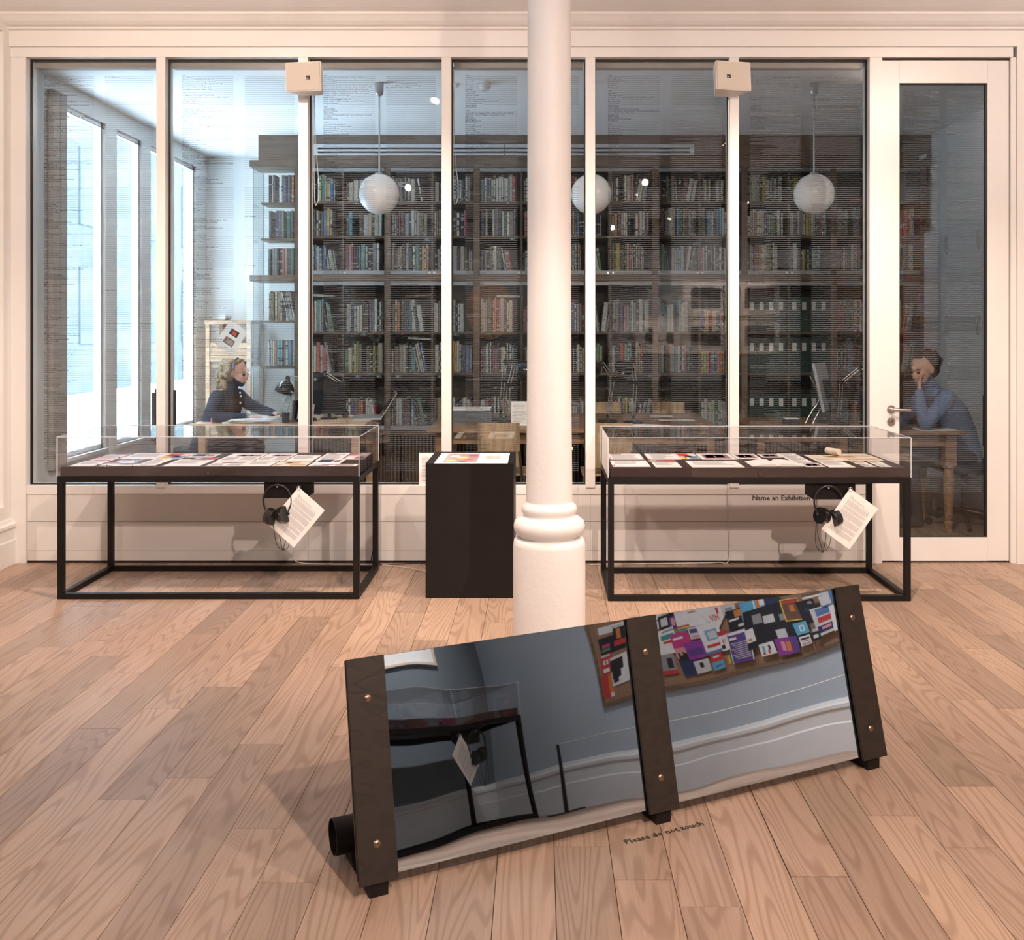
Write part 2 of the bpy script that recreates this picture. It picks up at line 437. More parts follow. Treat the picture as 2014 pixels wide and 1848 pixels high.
# ------------------------------------------------------------------ glazed partition
part = struct('wall_back')
mb = MB()
MUL = [(-2.479, -2.420), (-1.558, -1.496), (-0.631, -0.569), (0.302, 0.364), (1.235, 1.296)]
BAY = [(-3.322, -2.479), (-2.420, -1.558), (-1.496, -0.631), (-0.569, 0.302), (0.364, 1.235), (1.296, 2.142)]
MB().box(XL, 6.415, 3.277, 3.07, 6.56, 3.343).build('head_beam', M['gloss'], part, bevel=0.002)
for a, c in MUL: MB().box(a, 6.42, 0.49, c, 6.56, 3.277).build('mullion', M['gloss'], part, bevel=0.002)
MB().box(XL, 6.42, 0, -3.322, 6.56, 3.277).build('jamb', M['gloss'], part, bevel=0.002)
MB().box(2.142, 6.42, 0, 2.224, 6.56, 3.277).build('jamb', M['gloss'], part, bevel=0.002)
MB().box(3.056, 6.42, 0, 3.09, 6.56, 3.277).build('jamb', M['gloss'], part, bevel=0.002)
MB().box(3.09, 6.402, 0, XR, 6.6, 3.343).build('pier', M['wall'], part)
MB().box(-3.322, 6.425, 0.449, 2.142, 6.56, 0.5045).build('sill_rail', M['gloss'], part, bevel=0.0015)
xs = [-3.318, -1.496, 0.333, 2.140]
for i in range(3):
    for z0, z1 in ((0.2715, 0.4475), (0.082, 0.2690), (0.016, 0.0805)):
        MB().box(xs[i]+0.0006, 6.431, z0, xs[i+1]-0.0006, 6.50, z1).build('panel_board', M['gloss'], part)
MB().box(-3.32, 6.44, 0.0, 2.14, 6.54, 0.45).build('panel_backing', M['gap'], part)
# exhibition lettering on the panel
mb = MB(); T = frame_mat((1.416, 6.4298, 0.4095), (1, 0, 0), (0, -1, 0))
T = Matrix(((1, 0, 0, 0), (0, 0, -1, 0), (0, 1, 0, 0), (0, 0, 0, 1)))
def wall_T(x, y, z): return Matrix(((1, 0, 0, x), (0, 0, -1, y), (0, 1, 0, z), (0, 0, 0, 1)))
s = 'Name an Exhibition'; sz = 0.053
sz = sz * 0.378 / text_w(s, sz)
put_text(mb, s, wall_T(1.382, 6.4296, 0.4085), sz)
mb.build('panel_lettering', M['ink'], part)

from_txt = {}
PT = {}
PT[1] = '''1901
Modern Pictures by Living Artists
Pre-Raphaelites and Older English Masters:
|Burne-Jones, Constable, Hogarth, Raeburn, Romney
Chinese Life and Art
Scottish Artists |Guthrie, Jackson, MacTaggart, Muirhead, Whistler

1902
Cornish School |Forbes, Stokes
Japanese Exhibition
Children's Work, Tower Hamlets Schools

1903
Artists in the British Isles at the Beginning of the Century:
|Fry, Legros, Tonks, Steer
Poster Exhibition: British, European, Chinese and Japanese
Shipping

1904
Scholars' Work from Board Schools
in Bethnal Green, Stepney and Poplar
Dutch Art |Hals, de Hoogh, Maris, Rembrandt, van Rijn
Amateurs and Arts Students
Indian Empire

1905
LCC Children's Work from Board Schools
in Bethnal Green, Stepney, Poplar
British Art 50 Years Ago |Hunt, Millais, Rossetti, Ruskin, Turner
Photography |Coburn, Frith, Hoppé, Howard

1906
Georgian England
Country in Town
Jewish Art and Antiquities

1907
Old Masters: XVII and XVIII Century French and Contemporary
British Painting and Sculpture
|Boucher, Le Brun, Chardin, Claude, David, Greuze, Poussin
Country in Town
Animals in Art

1908
Contemporary British Artists: Collection of Copies of
Masterpieces |Gainsborough, Hurst, Lavery, Orpen, Velazquez
Country in Town
Muhammadan Art and Life
(in Turkey, Persia, Egypt, Morocco and India)

1909
Stepney Children's Pageant
Tuberculosis
Flower Paintings and the New Pattern
Historical and Pageant

1910
Society of Essex Artists
Students Attending London Technical, Art and Evening Schools
20 Years of British Art, 1890-1910
|Brown, David, Fry, Sargent, Thomas
Country in Town
Shakespeare and Theatrical Memorial

1911
Society of Essex Artists
Sailor Carvings
Toynbee Art Club
Trade Schools
House and Home: Organisation, A Stepney Room
for Local Workers
Old London

1912
Engineering
Scottish Art and History Exhibition
|Allan, Hogarth, Gainsborough, Lawrence, Wilkie
Toynbee Art Club
Sports and Pastimes

1913
LCC Handwork, Irish Art |Young, Barre, Casey, Industrial Needlework
Toynbee Art Club
Chinese Art

1914
LCC Schools Needlework
Twentieth Century Art: A Review of Modern Movements,
|Bomberg, Gertler, Grant, Lewis, Rosenberg, Sickert

1915
Nature Study and Art
Toynbee Art Club
Design and Workmanship in Printing

1916
Mothercraft
Toys
War Cartoons and Photographs: British, Dutch, French,
German, Italian, Japanese, Russian, Serbian, Spanish

1917
Allied War Photographs
Lieutenant Samuel H Teed
War Drawings and Lithographs

1918
Munitions of War and Allied Industries
Women's War Work

1919
Housing and Town Planning

1920
Hugh Blaker Collection
British Art 1830-1860 |Constable, Brown
Toynbee Art Club
Household Things

1921
Russian Arts and Crafts |Goncharova
Modern Dutch Art |Toorop, Mondrian, Sluyters
Women's International Art Club
Polish Art
Essex Guild of Design and Craft
Toynbee Art Club

1922
Modern British Art |Lavery, Nicholson, Spencer
Chinese Art

1923
Modern British Art |Clausen, Steer, Tonks
Dr Edward Wilson: Drawings of the Antarctic
C. Somers
Essex Guild of Design and Craft
Toynbee Art Club
Jewish Art |Bomberg, Gertler, Kramer, Wolfe
|Lessore, Liebermann, Pissarro

1924
Book Illustrations of the 1860s lent by Harold Hartley
Modern British Art |Grant, Fry, Nash, Rutherston
Shipping: prints selected from the Macpherson Collection
Toynbee Art Club
International Posters

1925
International Posters
British Art 1875-1925 |Steer, Sickert, Fry, Lavery, Whistler
Frank Brangwyn
Essex Guild of Design and Craft
Canadian Art

1926
Children's Art Work
Swedish Art |Grünewald, Larsson, Liljefors
|Nilsson, Sandberg, Sörensen, Zorn
British Decorative Art
Toynbee Art Club

1927
Belgian Bronzes |Meunier
19th Century Flemish Art |van Rysselberghe
|Cox, Ensor, Permeke, van Dongen
Students' Work: Westminster, Slade,
Royal Academy, Royal College, Central
Jewish Art and Antiquities
British Handicrafts
Hackney Society of Craft Graphic Art

1928
Health
International Theatre Art
International Art: Engravings and
the scriptures of the League of Nations
by the Optimists' Group of Sweden
Toynbee Art Club
Contemporary British Art |Nash,
Christopher Optometrists
East London Art Club

1929
Maritime Pictures and Models
Kibbo Kift Educational
Czechoslovak Graphic Art
International Photography
Contemporary British Art
of Edward Marsh
East London Art Club
No Jury Art Club

1930
Children's Art Work
Thames Bridges
Tempera Painting Society
Modern Belgian Art'''
PT[2] = '''1931
Travel Posters
British Decorative Art (Creative Art and
Decoration by the Arts Group of Farnham)
Contemporary Art Society's Paintings and Drawings
Yugoslav Painting and Sculpture
Association of Civil Service Art Clubs
Association of Students' Sketch Clubs

1932
Old Masters - A Thousand Colour Prints
19th Century French Art |Degas, Géricault, Millet, Vlaminck
Herbert Gurschner
Archibald Ziegler
East End Academy

1933
Students' Sketch Clubs
Contemporary Chinese Art |Gaun, King, Shi, Tsen, Yui
East End Academy
Toynbee Art Club
Association of Civil Service Art Clubs

1934
Students' Sketch Club
Graham Robertson Collection |Blake, Robertson
Professor Chyet's Collection of Modern Chinese Art
East End Academy
Society Of Essex Artists
Toynbee Art Club
Students' Sketch Clubs

1935
Cricket and Sporting Pictures
Mural Decorative Pictures
Spinning, Weaving and Dyeing
East End Academy
Society Of Essex Artists
Toynbee Art Club

1936
Students' Sketch Clubs
Charing Cross Bridge, Design and models
Punch Cartoons
Hatvany Collection of Old Masters
Powell Collection of early engravings, watercolours and drawings
Hyla Art Club
East End Academy
Society Of Essex Artists
Toynbee Art Club

1937
Students' Sketch Clubs
Photographs of National Trust Properties and
of Buildings in all parts of the World
Contemporary Art Society's Paintings and Drawings
|Bell, Manessier, Nash, Stevens
Isaac Rosenberg
Hornsey Pictures of Spain
Hackney Art School Students' Work
East End Academy
Society of Essex Artists
Toynbee Art Club

1938
Local School Children's Work
Contemporary British Art
Hyla Art Club
East End Academy
Society of Essex Artists
Toynbee Art Club

1939
Spanish Art: Picasso's Guernica
Artists International Association |Gill, John, Moore, Nash
Wyndham T Vint's Collection of Oil Paintings
Anglia Artists
Contemporary French Painting
Herbert S West Collection of English Watercolours
East End Academy

1940
Gregory Brown: Travel Posters
British Watercolour Collection
John Quinton Collection of Paintings
Photographs: Might of Britain

1941
Dr Will Crofton: Collection of British Masters
|Constable, Gainsborough, Turner

1942
British Painting Today |Hitchens, Jones,
|Moore, Wynter, Nicholson, Williams
Graphic Art: Czech, French, Spanish
East End Academy

1943
Wings of Victory
Artists Aid Jewry, Mrs Churchill's Fund
Marine Pictures
Czechoslovak Art
Poster Designs for Maritime Britain
Stepney Reconstruction Plans
Hogarth and Early English Caricature

1944
Salute the Soldier
East End Academy
Russian Photographic Display of 3 Heroic Cities:
Leningrad, Stalingrad and Sebastopol
Modern French Pictures from Algiers
and North Africa |Dufy, Marquet, Puy
East End Academy

1945
Aspects of Jewish Life and Struggle
Engineers' Art Society
Modern Brazilian Painting |Portinari, Cícero, Segall
The Extraordinary Two (Artists International Association)
American Art
Toynbee Art Club

1946
Stepney Borough Council: Road Safety
Soviet Graphic Art - presented by the Embassy of the USSR
East End Academy

1947
Czechoslovak Modern Art |Tesař, Tichý, Kotík
Pictures for Schools
Stepney in War and Peace: Rose Henriques
East End Academy

1948
Five Centuries of European Painting: Cook, Bearsted and other
collections |El Greco, Vermeer, Memling, Rembrandt, Titian
Pre-Raphaelites |Hunt, Burne-Jones, Rossetti
East End Academy
Bibles and Sculpture Design from the Middle Ages to the
present |Cotes, Gainsborough, Grant, Wood, Shields, Hunt
London School Paintings

1949
Design Fair
Arts and Crafts by Members of Bow Abbey
Manchester Group |Lowry
East End Story: History and Life of East London
from Roman Times to 1900
Mark Gertler Memorial Exhibition
Pictures for Schools |Grant, Lewis, Tunnard, Sutherland
East End Academy

1950
English Sporting Pictures |Alken, Morland, Stubbs
Paintings, Drawings: Lives and Work of Some London
Painters |Gowing, Coldstream, Pasmore
East End Academy
Painters for Schools |Hitchens, Moody, Trevelyan

1951
Arts and Crafts
East End Academy
Toynbee Art Club
|Contemporary British Artists
Artists
Practical and Traditional Crafts
traditional art

1952
East End Academy
Society of Essex Artists
and Books, A Reading Room
Toynbee Art Club
Pictures for Schools
Twentieth Century Form'''
PT[3] = '''1956
Pictures for Schools |Braby, Exton, Hughes, Williams
Josef Herman
Nicolas De Staël
Charles Howard
This is Tomorrow |Adams, Alloway, Carter, Catleugh, Crosby,
|Ernest, Facetti, Goldfinger, Hamilton, Heath, Henderson, Hill,
|Holroyd, Hull, Jackson, Jackson, Martin, Martin, Matthews,
|McHale, Newby, Paolozzi, Pasmore, Phillips, Pine, del Renzio,
|Smithson, Smithson, Stirling, Thornton, Turnbull, Voelcker,
|Williams, Weeks, Wilson, Wright
Merlyn Evans
Jewish Artists in England 1656-1956
|Adler, Cohen, Cohen, Freedman, Kestelman, Wolfe
East End Academy

1957
George Stubbs
Bernardo Bellotto
Sidney Nolan
Women's International Art Club |Ayres, Blackadder, Redpath
Ian Hepler
East End Academy

1958
Guggenheim Painting Award
Recent Paintings by 7 British Artists
Pictures for Schools
Robert Colquhoun
Alan Davie
Women's International Art Club
|Greenwood, Irwin, Lawson, Richard, Stephenson
Jackson Pollock

1959
Pictures for Schools
East End Academy
The Graven Image: Recent British Prints and Drawings
|Ayrton, Daves, Richards
Jack Smith
Kenneth Armitage
Cecil Collins

1960
Carl Norstein
Women's International Art Club
Pictures for Schools
East End Academy
Ida Kar
Roy de Maistre'''
PT[4] = '''1974
S F Watts
Earth Images: Ceramic Sculpture
East London Open
Albion Island Vortex
Tim Head
Euan Uglow
Ray Atkins
Henri Chopin
David Hepher
ILEA Art Colleges
Frank Collins
Present Printing Pastimes
Printed in Watford: Watford School of Art
Floris van den Broeke
Satoshi Miltuhi
Karl Weschke

1975
La Belle Epoque: Belgian Posters, Watercolours and Drawings
1892-1914 |Livemont, Mignot, Rysselberghe, Heillo
Alan Cox
Ray Duworth
Michael McKinnerty
Barrie Cooke
Bruce Lacey
Norman Monimants
Pedro Ubach
Peter Cunliffe
East London Open
Fifty Drawings by the Blind |Hearn, Smethurst, Wheeler
Women and Lace
Magdalena Abakanowicz
Luis Fernando Benedit
City Poems and City Music |Thompson, Hawk, McGough
Francis Newton 'Big Round'
John Latham 'State Music'
Gianna Tutch
Peter Dent

Brian Nissen

Peter Schmidt
Alexander Thynne
Cloth Lettering
Anthony Burton 'The Signature'
John Davies
Fury Shariff: Knitted Costumes and Wall Hangings
Nawab Revitalised
Bill Maynard'''
PT[5] = '''1985
Whitechapel Open
Howard Hodgkin
Jacqueline Poncelet
Sunanda Heron
Per Kirkeby
Wolfgang Laib

1986
Ray Walker
Whitechapel Open
In Tandem: The Painter-Sculptor in the Twentieth Century
|Kirchner, Degas, Giacometti, Johns, Matisse, Twombly
East End Festival
Terry O'Farrell
Jeffrey Dennis
Victor Willing
Tower Hamlets Women's Arts Festival
From Two Worlds: Sixteen Artists of Non-European Background
|Araeen, Bhimji, Camp, Piper, Ryan
Family Books
Julian Schnabel
Boston-London Art Exchange
David Smith

1987
Fernand Lancelay
Bruce Nauman
Three Artists in East London Schools
Whitechapel Open
East Ham Graphics
Boyd Webb
Jacob Epstein
Cy Twombly
Fernand Léger
John Murphy
Cambridge: Original Painting Show

1988
Jack B Yeats
Jannis Maisara
Whitechapel Open
Woven Air: The Muslin and Kantha Tradition of Bangladesh
David Bomberg
Richard Deacon
Tower Hamlets
Yvonne Kim
Nathan Roth'''
PT[6] = '''2004
Faces in the Crowd: Picturing Modern Life from Manet to Today
Cummings and Lewandowska
Robert Crumb
Back to Black: Art, Cinema and the Racial Imaginary |Alexandre,
|Aimes, Blackman, Bowen, Ray, Brown, Burke, Burnett, Catlett,
|Caldas, Cohen, Crum, Davis, DePasse, Dwight, Gavins, Gonzales,
|Hamilton, Hammons, Hendricks, Himid, Hill, Jantjes, Kayk,
|Kayiga, Lathan, Loder, Lois, Marley, Moon, Moran, Oak
|Overstreet, Parks, Piper, Poitier, Ringgold, Romare, Sear, Shaw,
|Simon, Van Peebles, Waheed, White, Williams, Xavier
A Short History of Performance: Part III |Wilson, Bayrle
Paul McCarthy

2006
Paul McCarthy
David Adjaye
Ugo Rondinone
A Short History of Performance: Part IV |White, Barry,
|Byrne, Coleman, Fera, Jankowski, Julien, Kruger, Mik,
|Anne-Sanders Fisher, Sullivan, Head, Wearing, DePasse
The Whitechapel Fleas
Inner Worlds Outside
Albert Oehlen
The Whitechapel Auction: Defining the Contemporary
Hans Bellmer
Pierre Klossowski
The Vicious Circle |Bellmer, Cahun,
|Duchamp, Klossowski, Molinier, Zurn

2007
Archigram Chains

Gerard of Selected

A Thousand Years of Japan
Secular, Works & Contemporary
Maria Toussaint
David Thorpe
Work of Dance
Mark Wallinger
Jacob Senior
London 4 BC

2008
Whitechapel Learning
Rob Freudenberg
Street Weavers'''
PT[7] = '''2010
Artists' Film International: Jessica Warboys |Pageant Roll
Gerard Byrne |A State of Neutral Pleasure
Black Eyes and Lemonade: |Curating Popular Art
Children's Art Commission: Simon & Tom Bloor |Junior Party
Max Mara Art Prize for Women, in collaboration with
the Whitechapel Gallery: Laure Prouvost |Farfromwords
Artists' Film International: Neha Choksi, Mary Hughe,
Ala Younis
Karl Js Van Tomas
Karl Brownskill
Collection Sandretto Re Rebaudengo |Viral Work
Collection Sandretto Re Rebaudengo |'Have you ever
|recoiled?'
The Spirit of Utopia
Artists' Film International: Ernst Karel, Ana Husman,
Marinella Senatore, Katarina Zdjelar, Nasan Tur
Supporting Artists |Acme's First Decade 1972-1982
Artists in Residence: Annette Kraus |Hidden Curriculum
|In Search of the Missing Lessons
Contemporary Art Society |Nothing Beautiful Unless Useful
Sarah Lucas |SITUATION
Artists' Film International: Rahraw Omarzad, Eva and Franc
Kariuki, Wanja Hamill, Mangi Kanuumari, Song An Thuong
Morgan Wong
Contemporary Art Society |Damn braces: Bless relaxes
|The Light of Jersey Lanes'''
# lower lines over the dark bookcase read only as short rows of type; they go on with the entries that recur in the lists
RECUR = ['East End Academy', 'Toynbee Art Club', 'Pictures for Schools', 'East London Open', 'Whitechapel Open', "Women's International Art Club",
         'Society of Essex Artists', "Students' Sketch Clubs", 'East End Festival', 'Contemporary British Art']
C2 = {1: {1: 'Dominic Palfreyman', 110: 'Wilfred Kramer', 127: 'Conrad & Georgia Longman in memory of Tony Longman Riley', 156: 'Jack & Esther Lewis in honour of Bernard Lewis'},
      2: {72: 'John Newbigin', 97: 'Ian Newbiggin'},
      3: {4: 'Maryse Lewandowska & Neil Cummings', 5: 'In honour of Basia Lewandowska Cummings', 6: 'Mary & Andrew Pittman Wallace', 31: 'Jeremy Lindsay & Caroline Schuck', 32: 'In memory of Anthony & Betty Lawson',
          62: 'Ariane Braillard in honour of Joy', 63: 'Noam & Geraldine Gottesman', 66: 'Dr Pohosky in honour of'},
      4: {3: 'Sarah', 16: 'Amy'},
      5: {31: 'John & Pat Swann-Jorgensen', 33: 'Finn Wallis & Louise Tallish'},
      6: {1: 'John Bellingham in honour of June Bellingham', 12: 'Melanie and Sean Smith', 16: 'Phil & Laura Clark in honour of Zack & Eleanor Miller', 22: 'Francis Carnwath', 66: 'Melanie and Jean Wirth', 67: 'Charles and Jo Gunnell', 68: 'John & Sylvie Jackson'},
      7: {22: 'Nadia Lassa'}}
PITCH = 0.01275
def lettering(win, n, x0, x1, ztop, yg, nrules, reach):
    """two ruled columns; the left one carries the year-by-year list"""
    w = x1 - x0; ca, cb, cc, cd = x0+0.087*w+0.012, x0+0.49*w, x0+0.575*w, x0+0.952*w
    lines = PT[n].split('\n')
    rr = random.Random(n)
    while len(lines) < reach:
        lines.append(''); lines.append('')
        lines += [rr.choice(RECUR) for _ in range(rr.randint(4, 11))]
    lines = lines[:reach]
    dk, rl = MB(), MB(); size = 0.0126
    for i in range(nrules):
        z = ztop - i*PITCH
        end = ca
        if i < len(lines) and lines[i]:
            p = lines[i].split('|'); T = wall_T(ca, yg, z + 0.0015)
            scale = min(1.0, (cb-ca)*1.02/max(0.01, text_w(lines[i].replace('|', ' '), size)))
            e = put_text(dk, p[0], T, size*scale)
            if len(p) > 1: e = put_text(dk, p[1], T, size*scale, 1, e + (0.004 if p[0] else 0))
            end = ca + e + 0.004
        if end < cb: rl.box(end, yg, z-0.0004, cb, yg-0.0003, z+0.0010)
        end = cc
        if i in C2[n]:
            s = C2[n][i]; sc = min(1, (cd-cc)/text_w(s, size))
            end = cc + put_text(dk, s, wall_T(cc, yg, z + 0.0015), size*sc) + 0.004
        if end < cd: rl.box(end, yg, z-0.0004, cd, yg-0.0003, z+0.0010)
    o = dk.build('vinyl_lettering', [M['vinyl'], M['vinyl2']], win, kind='stuff')
    o = rl.build('ruled_lines', M['rule'], win, kind='stuff')

REACH = {1: 197, 2: 185, 3: 190, 4: 192, 5: 185, 6: 188}
for i, (a, c) in enumerate(BAY):
    w = struct('window_%d' % (i+1))
    MB().box(a+0.004, 6.485, 0.507, c-0.004, 6.495, 3.274).build('glass_pane', M['glass'], w)
    b = MB(); t = 0.006
    b.box(a, 6.474, 0.5045, a+t, 6.50, 3.277); b.box(c-t, 6.474, 0.5045, c, 6.50, 3.277)
    b.box(a+t, 6.474, 0.5045, c-t, 6.50, 0.5045+t); b.box(a+t, 6.474, 3.277-t, c-t, 6.50, 3.277)
    b.build('glazing_seal', M['seal'], w)
    MB().box(a+0.01, 6.52, 3.235, c-0.01, 6.575, 3.277).build('roller_blind', M['blind'], w)
    lettering(w, i+1, a, c, 3.168, 6.4845, 203, REACH[i+1])
# bead chains of the blinds
for (x, zt, zb) in ((-1.482, 2.82, 2.36), (-0.562, 2.74, 2.36)):
    o = thing('blind_chain', 'white bead chain loop hanging inside the glazing beside a mullion', 'blind chain', (x, 6.55, zb), group='bead chains of the blinds')
    pts = bez([(0, 0, 3.25-zb), (0.004, 0, zt-zb), (0.028, 0, 0.10), (0.02, 0, 0.0), (0.0, 0, 0.02), (-0.004, 0, zt-zb), (-0.004, 0, 3.25-zb)], 14)
    MB().tube(pts, 0.0022, 6).build('chain', M['wcable'], o)

# ------------------------------------------------------------------ glazed door
d = struct('door_1', (2.224, 6.44, 0))
DW, DH = 0.832, 3.262
gx0, gx1, gz0, gz1 = 0.118, 0.690, 0.166, 3.116
b = MB(); b.box(0.003, 0, 0.012, gx0, 0.05, DH); b.build('stile', M['gloss'], d, bevel=0.002)
b = MB(); b.box(gx1, 0, 0.012, DW-0.003, 0.05, DH); b.build('stile', M['gloss'], d, bevel=0.002)
b = MB(); b.box(gx0, 0, 0.012, gx1, 0.05, gz0); b.build('rail', M['gloss'], d)
b = MB(); b.box(gx0, 0, gz1, gx1, 0.05, DH); b.build('rail', M['gloss'], d)
MB().box(gx0+0.003, 0.020, gz0+0.003, gx1-0.003, 0.028, gz1-0.003).build('glass_pane', M['glass'], d)
b = MB(); t = 0.006
b.box(gx0, 0.010, gz0, gx0+t, 0.034, gz1); b.box(gx1-t*1.5, 0.010, gz0, gx1, 0.034, gz1); b.box(gx0, 0.010, gz1-t, gx1, 0.034, gz1); b.box(gx0, 0.010, gz0, gx1, 0.034, gz0+t*0.6)
b.build('glazing_seal', M['seal'], d)
h = MB().cyl((0.062, -0.009, 0.998), (0.062, 0.0, 0.998), 0.026, 24).build('handle_rose', M['chrome'], d, smooth=40)
MB().tube(bez([(0.062, -0.009, 0.998), (0.062, -0.040, 0.998), (0.075, -0.052, 0.998), (0.125, -0.052, 0.997), (0.172, -0.050, 0.996)], 6), 0.0095, 12).build('lever', M['chrome'], h, smooth=50)
MB().cyl((0.062, -0.009, 0.918), (0.062, 0.0, 0.918), 0.026, 24).build('lock_rose', M['chrome'], d, smooth=40)
MB().cyl((0.062, -0.016, 0.922), (0.062, -0.008, 0.922), 0.009, 16).build('lock_cylinder', M['brass'], d, smooth=40)
lettering(d, 7, 0.118-0.035, 0.690, 3.062, 0.0195, 205, 27)
b = MB(); put_text(b, 'CCTV in operation', wall_T(0.128, 0.0193, 1.512), 0.0225); b.build('notice_lettering', M['ink'], d)
b = MB(); b.box(DW-0.002, 0.003, 0.0, DW+0.0015, 0.02, DH); b.box(0, 0.003, DH, DW, 0.02, DH+0.012); b.build('door_gap', M['gap'], d)

# ------------------------------------------------------------------ library shell
LX0, LX1, LY1, LZ = -3.55, 3.72, 10.6, 3.36
o = MB().box(LX0-0.25, YF+0.14, -0.08, LX1+0.2, LY1+0.2, 0.0).build('floor_library', wood('library_floor_boards', (0.20, 0.14, 0.10), (0.34, 0.25, 0.18), 0.35, freq=10, sx=6, sy=0.5, axis='y', rand=False)); o['kind'] = 'structure'
o = MB().box(LX0-0.25, 6.62, LZ, LX1+0.2, LY1+0.2, LZ+0.2).build('ceiling_library', M['ceil']); o['kind'] = 'structure'
o = MB().box(LX0-0.25, LY1, 0, LX1+0.2, LY1+0.2, LZ).build('wall_library_back', M['wall']); o['kind'] = 'structure'
o = MB().box(LX1, 6.6, 0, LX1+0.2, LY1, LZ).build('wall_library_right', M['wall']); o['kind'] = 'structure'
LW = [(7.45, 8.12, 0.55, 3.2), (8.34, 8.87, 0.55, 3.2), (9.07, 9.50, 0.55, 3.2), (9.66, 10.26, 0.55, 3.2)]
b = MB(); wall_with_holes(b, LX0, 6.56, LY1, 0, LZ, -0.10, LW)
o = b.build('wall_library_left', M['wall']); o['kind'] = 'structure'
for i, (p, q, za, zb) in enumerate(LW):
    w = struct('window_%d' % (i+7))
    b = MB(); x0, x1 = LX0-0.02, LX0-0.08
    b.box(x0, p, za, x1, p+0.035, zb); b.box(x0, q-0.035, za, x1, q, zb); b.box(x0, p, za, x1, q, za+0.035); b.box(x0, p, zb-0.035, x1, q, zb)
    b.build('window_frame', M['skirt'], w)
    b = MB(); b.box(x0+0.001, q-0.040, za, x0+0.008, q-0.036, zb); b.box(x0+0.001, p, zb-0.042, x0+0.008, q, zb-0.037); b.build('glazing_seal', M['seal'], w)
    MB().box(LX0-0.048, p+0.03, za+0.03, LX0-0.054, q-0.03, zb-0.03).build('glass_pane', M['glass'], w)
    MB().box(LX0+0.03, p-0.02, za-0.03, LX0-0.09, q+0.02, za).build('window_sill', M['skirt'], w)
# street outside
o = MB().box(-40, -20, -0.35, -3.9, 90, -0.30).build('ground', M['pave']); o['kind'] = 'structure'
bl = thing('building', 'pale rendered building across the street seen through the library windows', 'building', (-13, 12, -0.3))
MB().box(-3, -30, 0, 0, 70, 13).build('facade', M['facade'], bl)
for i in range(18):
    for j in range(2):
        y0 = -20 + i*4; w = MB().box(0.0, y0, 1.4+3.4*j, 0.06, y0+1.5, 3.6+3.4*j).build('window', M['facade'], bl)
# ------------------------------------------------------------------ column
cx, cy = 0.047, 4.53
colm = thing('column', 'round white painted iron column with ringed base behind the leaning mirror', 'column', (cx, cy, 0))
MB().lathe([(.164, 0), (.165, .02), (.165, .535), (.160, .560), (.150, .567), (.128, .570)], 56).build('plinth', M['plaster'], colm, smooth=45)
MB().lathe([(.128, .568), (.132, .576), (.150, .586), (.160, .602), (.163, .622), (.158, .643), (.142, .657), (.124, .663), (.118, .670), (.118, .678), (.124, .684), (.127, .700),
            (.122, .716), (.109, .724), (.106, .735)], 56).build('base_moulding', M['plaster'], colm, smooth=50)
MB().lathe([(.1065, .732), (.1055, .80), (.102, 1.1), (.100, 1.6), (.099, 2.6), (.099, 3.75)], 56).build('shaft', M['plaster'], colm, smooth=50)
MB().tube(bez([(0.085, 0.075, 0.0), (0.085, 0.075, 0.9), (0.087, 0.075, 1.0)], 4), 0.012, 8).build('conduit', M['plaster'], colm, smooth=50)
MB().ball((0.098, 0.05, 0.965), 0.012).build('conduit_cap', M['plaster'], colm, smooth=60)

# ------------------------------------------------------------------ display cases
def sheet(parent, w, h, mats, prints, t=0.0012, name='sheet', curl=0.0):
    """printed sheet in local xy; prints = [(x0,y0,x1,y1,material index)] in 0..1; one mesh"""
    b = MB()
    if curl:
        n = 10; top = []; bot = []
        for i in range(n+1):
            x = w*(i/n-0.5); z = curl*(abs(i/n-0.5)*2)**3
            top.append((x, z+t)); bot.append((x, z))
        prof = [(x, -h/2, z) for x, z in bot] + [(x, -h/2, z) for x, z in top[::-1]]
        b.prism(prof, (0, h, 0))
    else: b.box(-w/2, -h/2, 0, w/2, h/2, t)
    for (x0, y0, x1, y1, m) in prints:
        b.box(-w/2+x0*w, -h/2+y0*h, t, -w/2+x1*w, -h/2+y1*h, t+0.0003, m)
    return b.build(name, mats, parent)

PAL = {'pink': (0.75, 0.30, 0.36), 'magenta': (0.55, 0.05, 0.22), 'red': (0.55, 0.05, 0.05), 'blue': (0.10, 0.20, 0.42), 'sky': (0.12, 0.42, 0.62), 'teal': (0.05, 0.28, 0.30),
       'green': (0.10, 0.28, 0.10), 'yellow': (0.72, 0.52, 0.08), 'orange': (0.65, 0.22, 0.05), 'purple': (0.12, 0.06, 0.25), 'violet': (0.28, 0.05, 0.32), 'tan': (0.55, 0.38, 0.24),
       'brown': (0.16, 0.09, 0.06), 'dark': (0.02, 0.02, 0.025), 'navy': (0.03, 0.04, 0.11), 'grey': (0.30, 0.30, 0.31), 'pale': (0.62, 0.62, 0.63), 'palepink': (0.74, 0.60, 0.58), 'mauve': (0.30, 0.17, 0.19)}
def P(n): return flat(n, PAL[n])

def text_rows(x0, x1, y0, y1, n, m, ragged=0.35, r=rnd):
    out = []
    for i in range(n):
        ya = y1 - (y1-y0)*(i+0.25)/n; yb = ya - (y1-y0)*0.45/n
        out.append((x0, yb, x1 - (x1-x0)*r.uniform(0, ragged), ya, m))
    return out

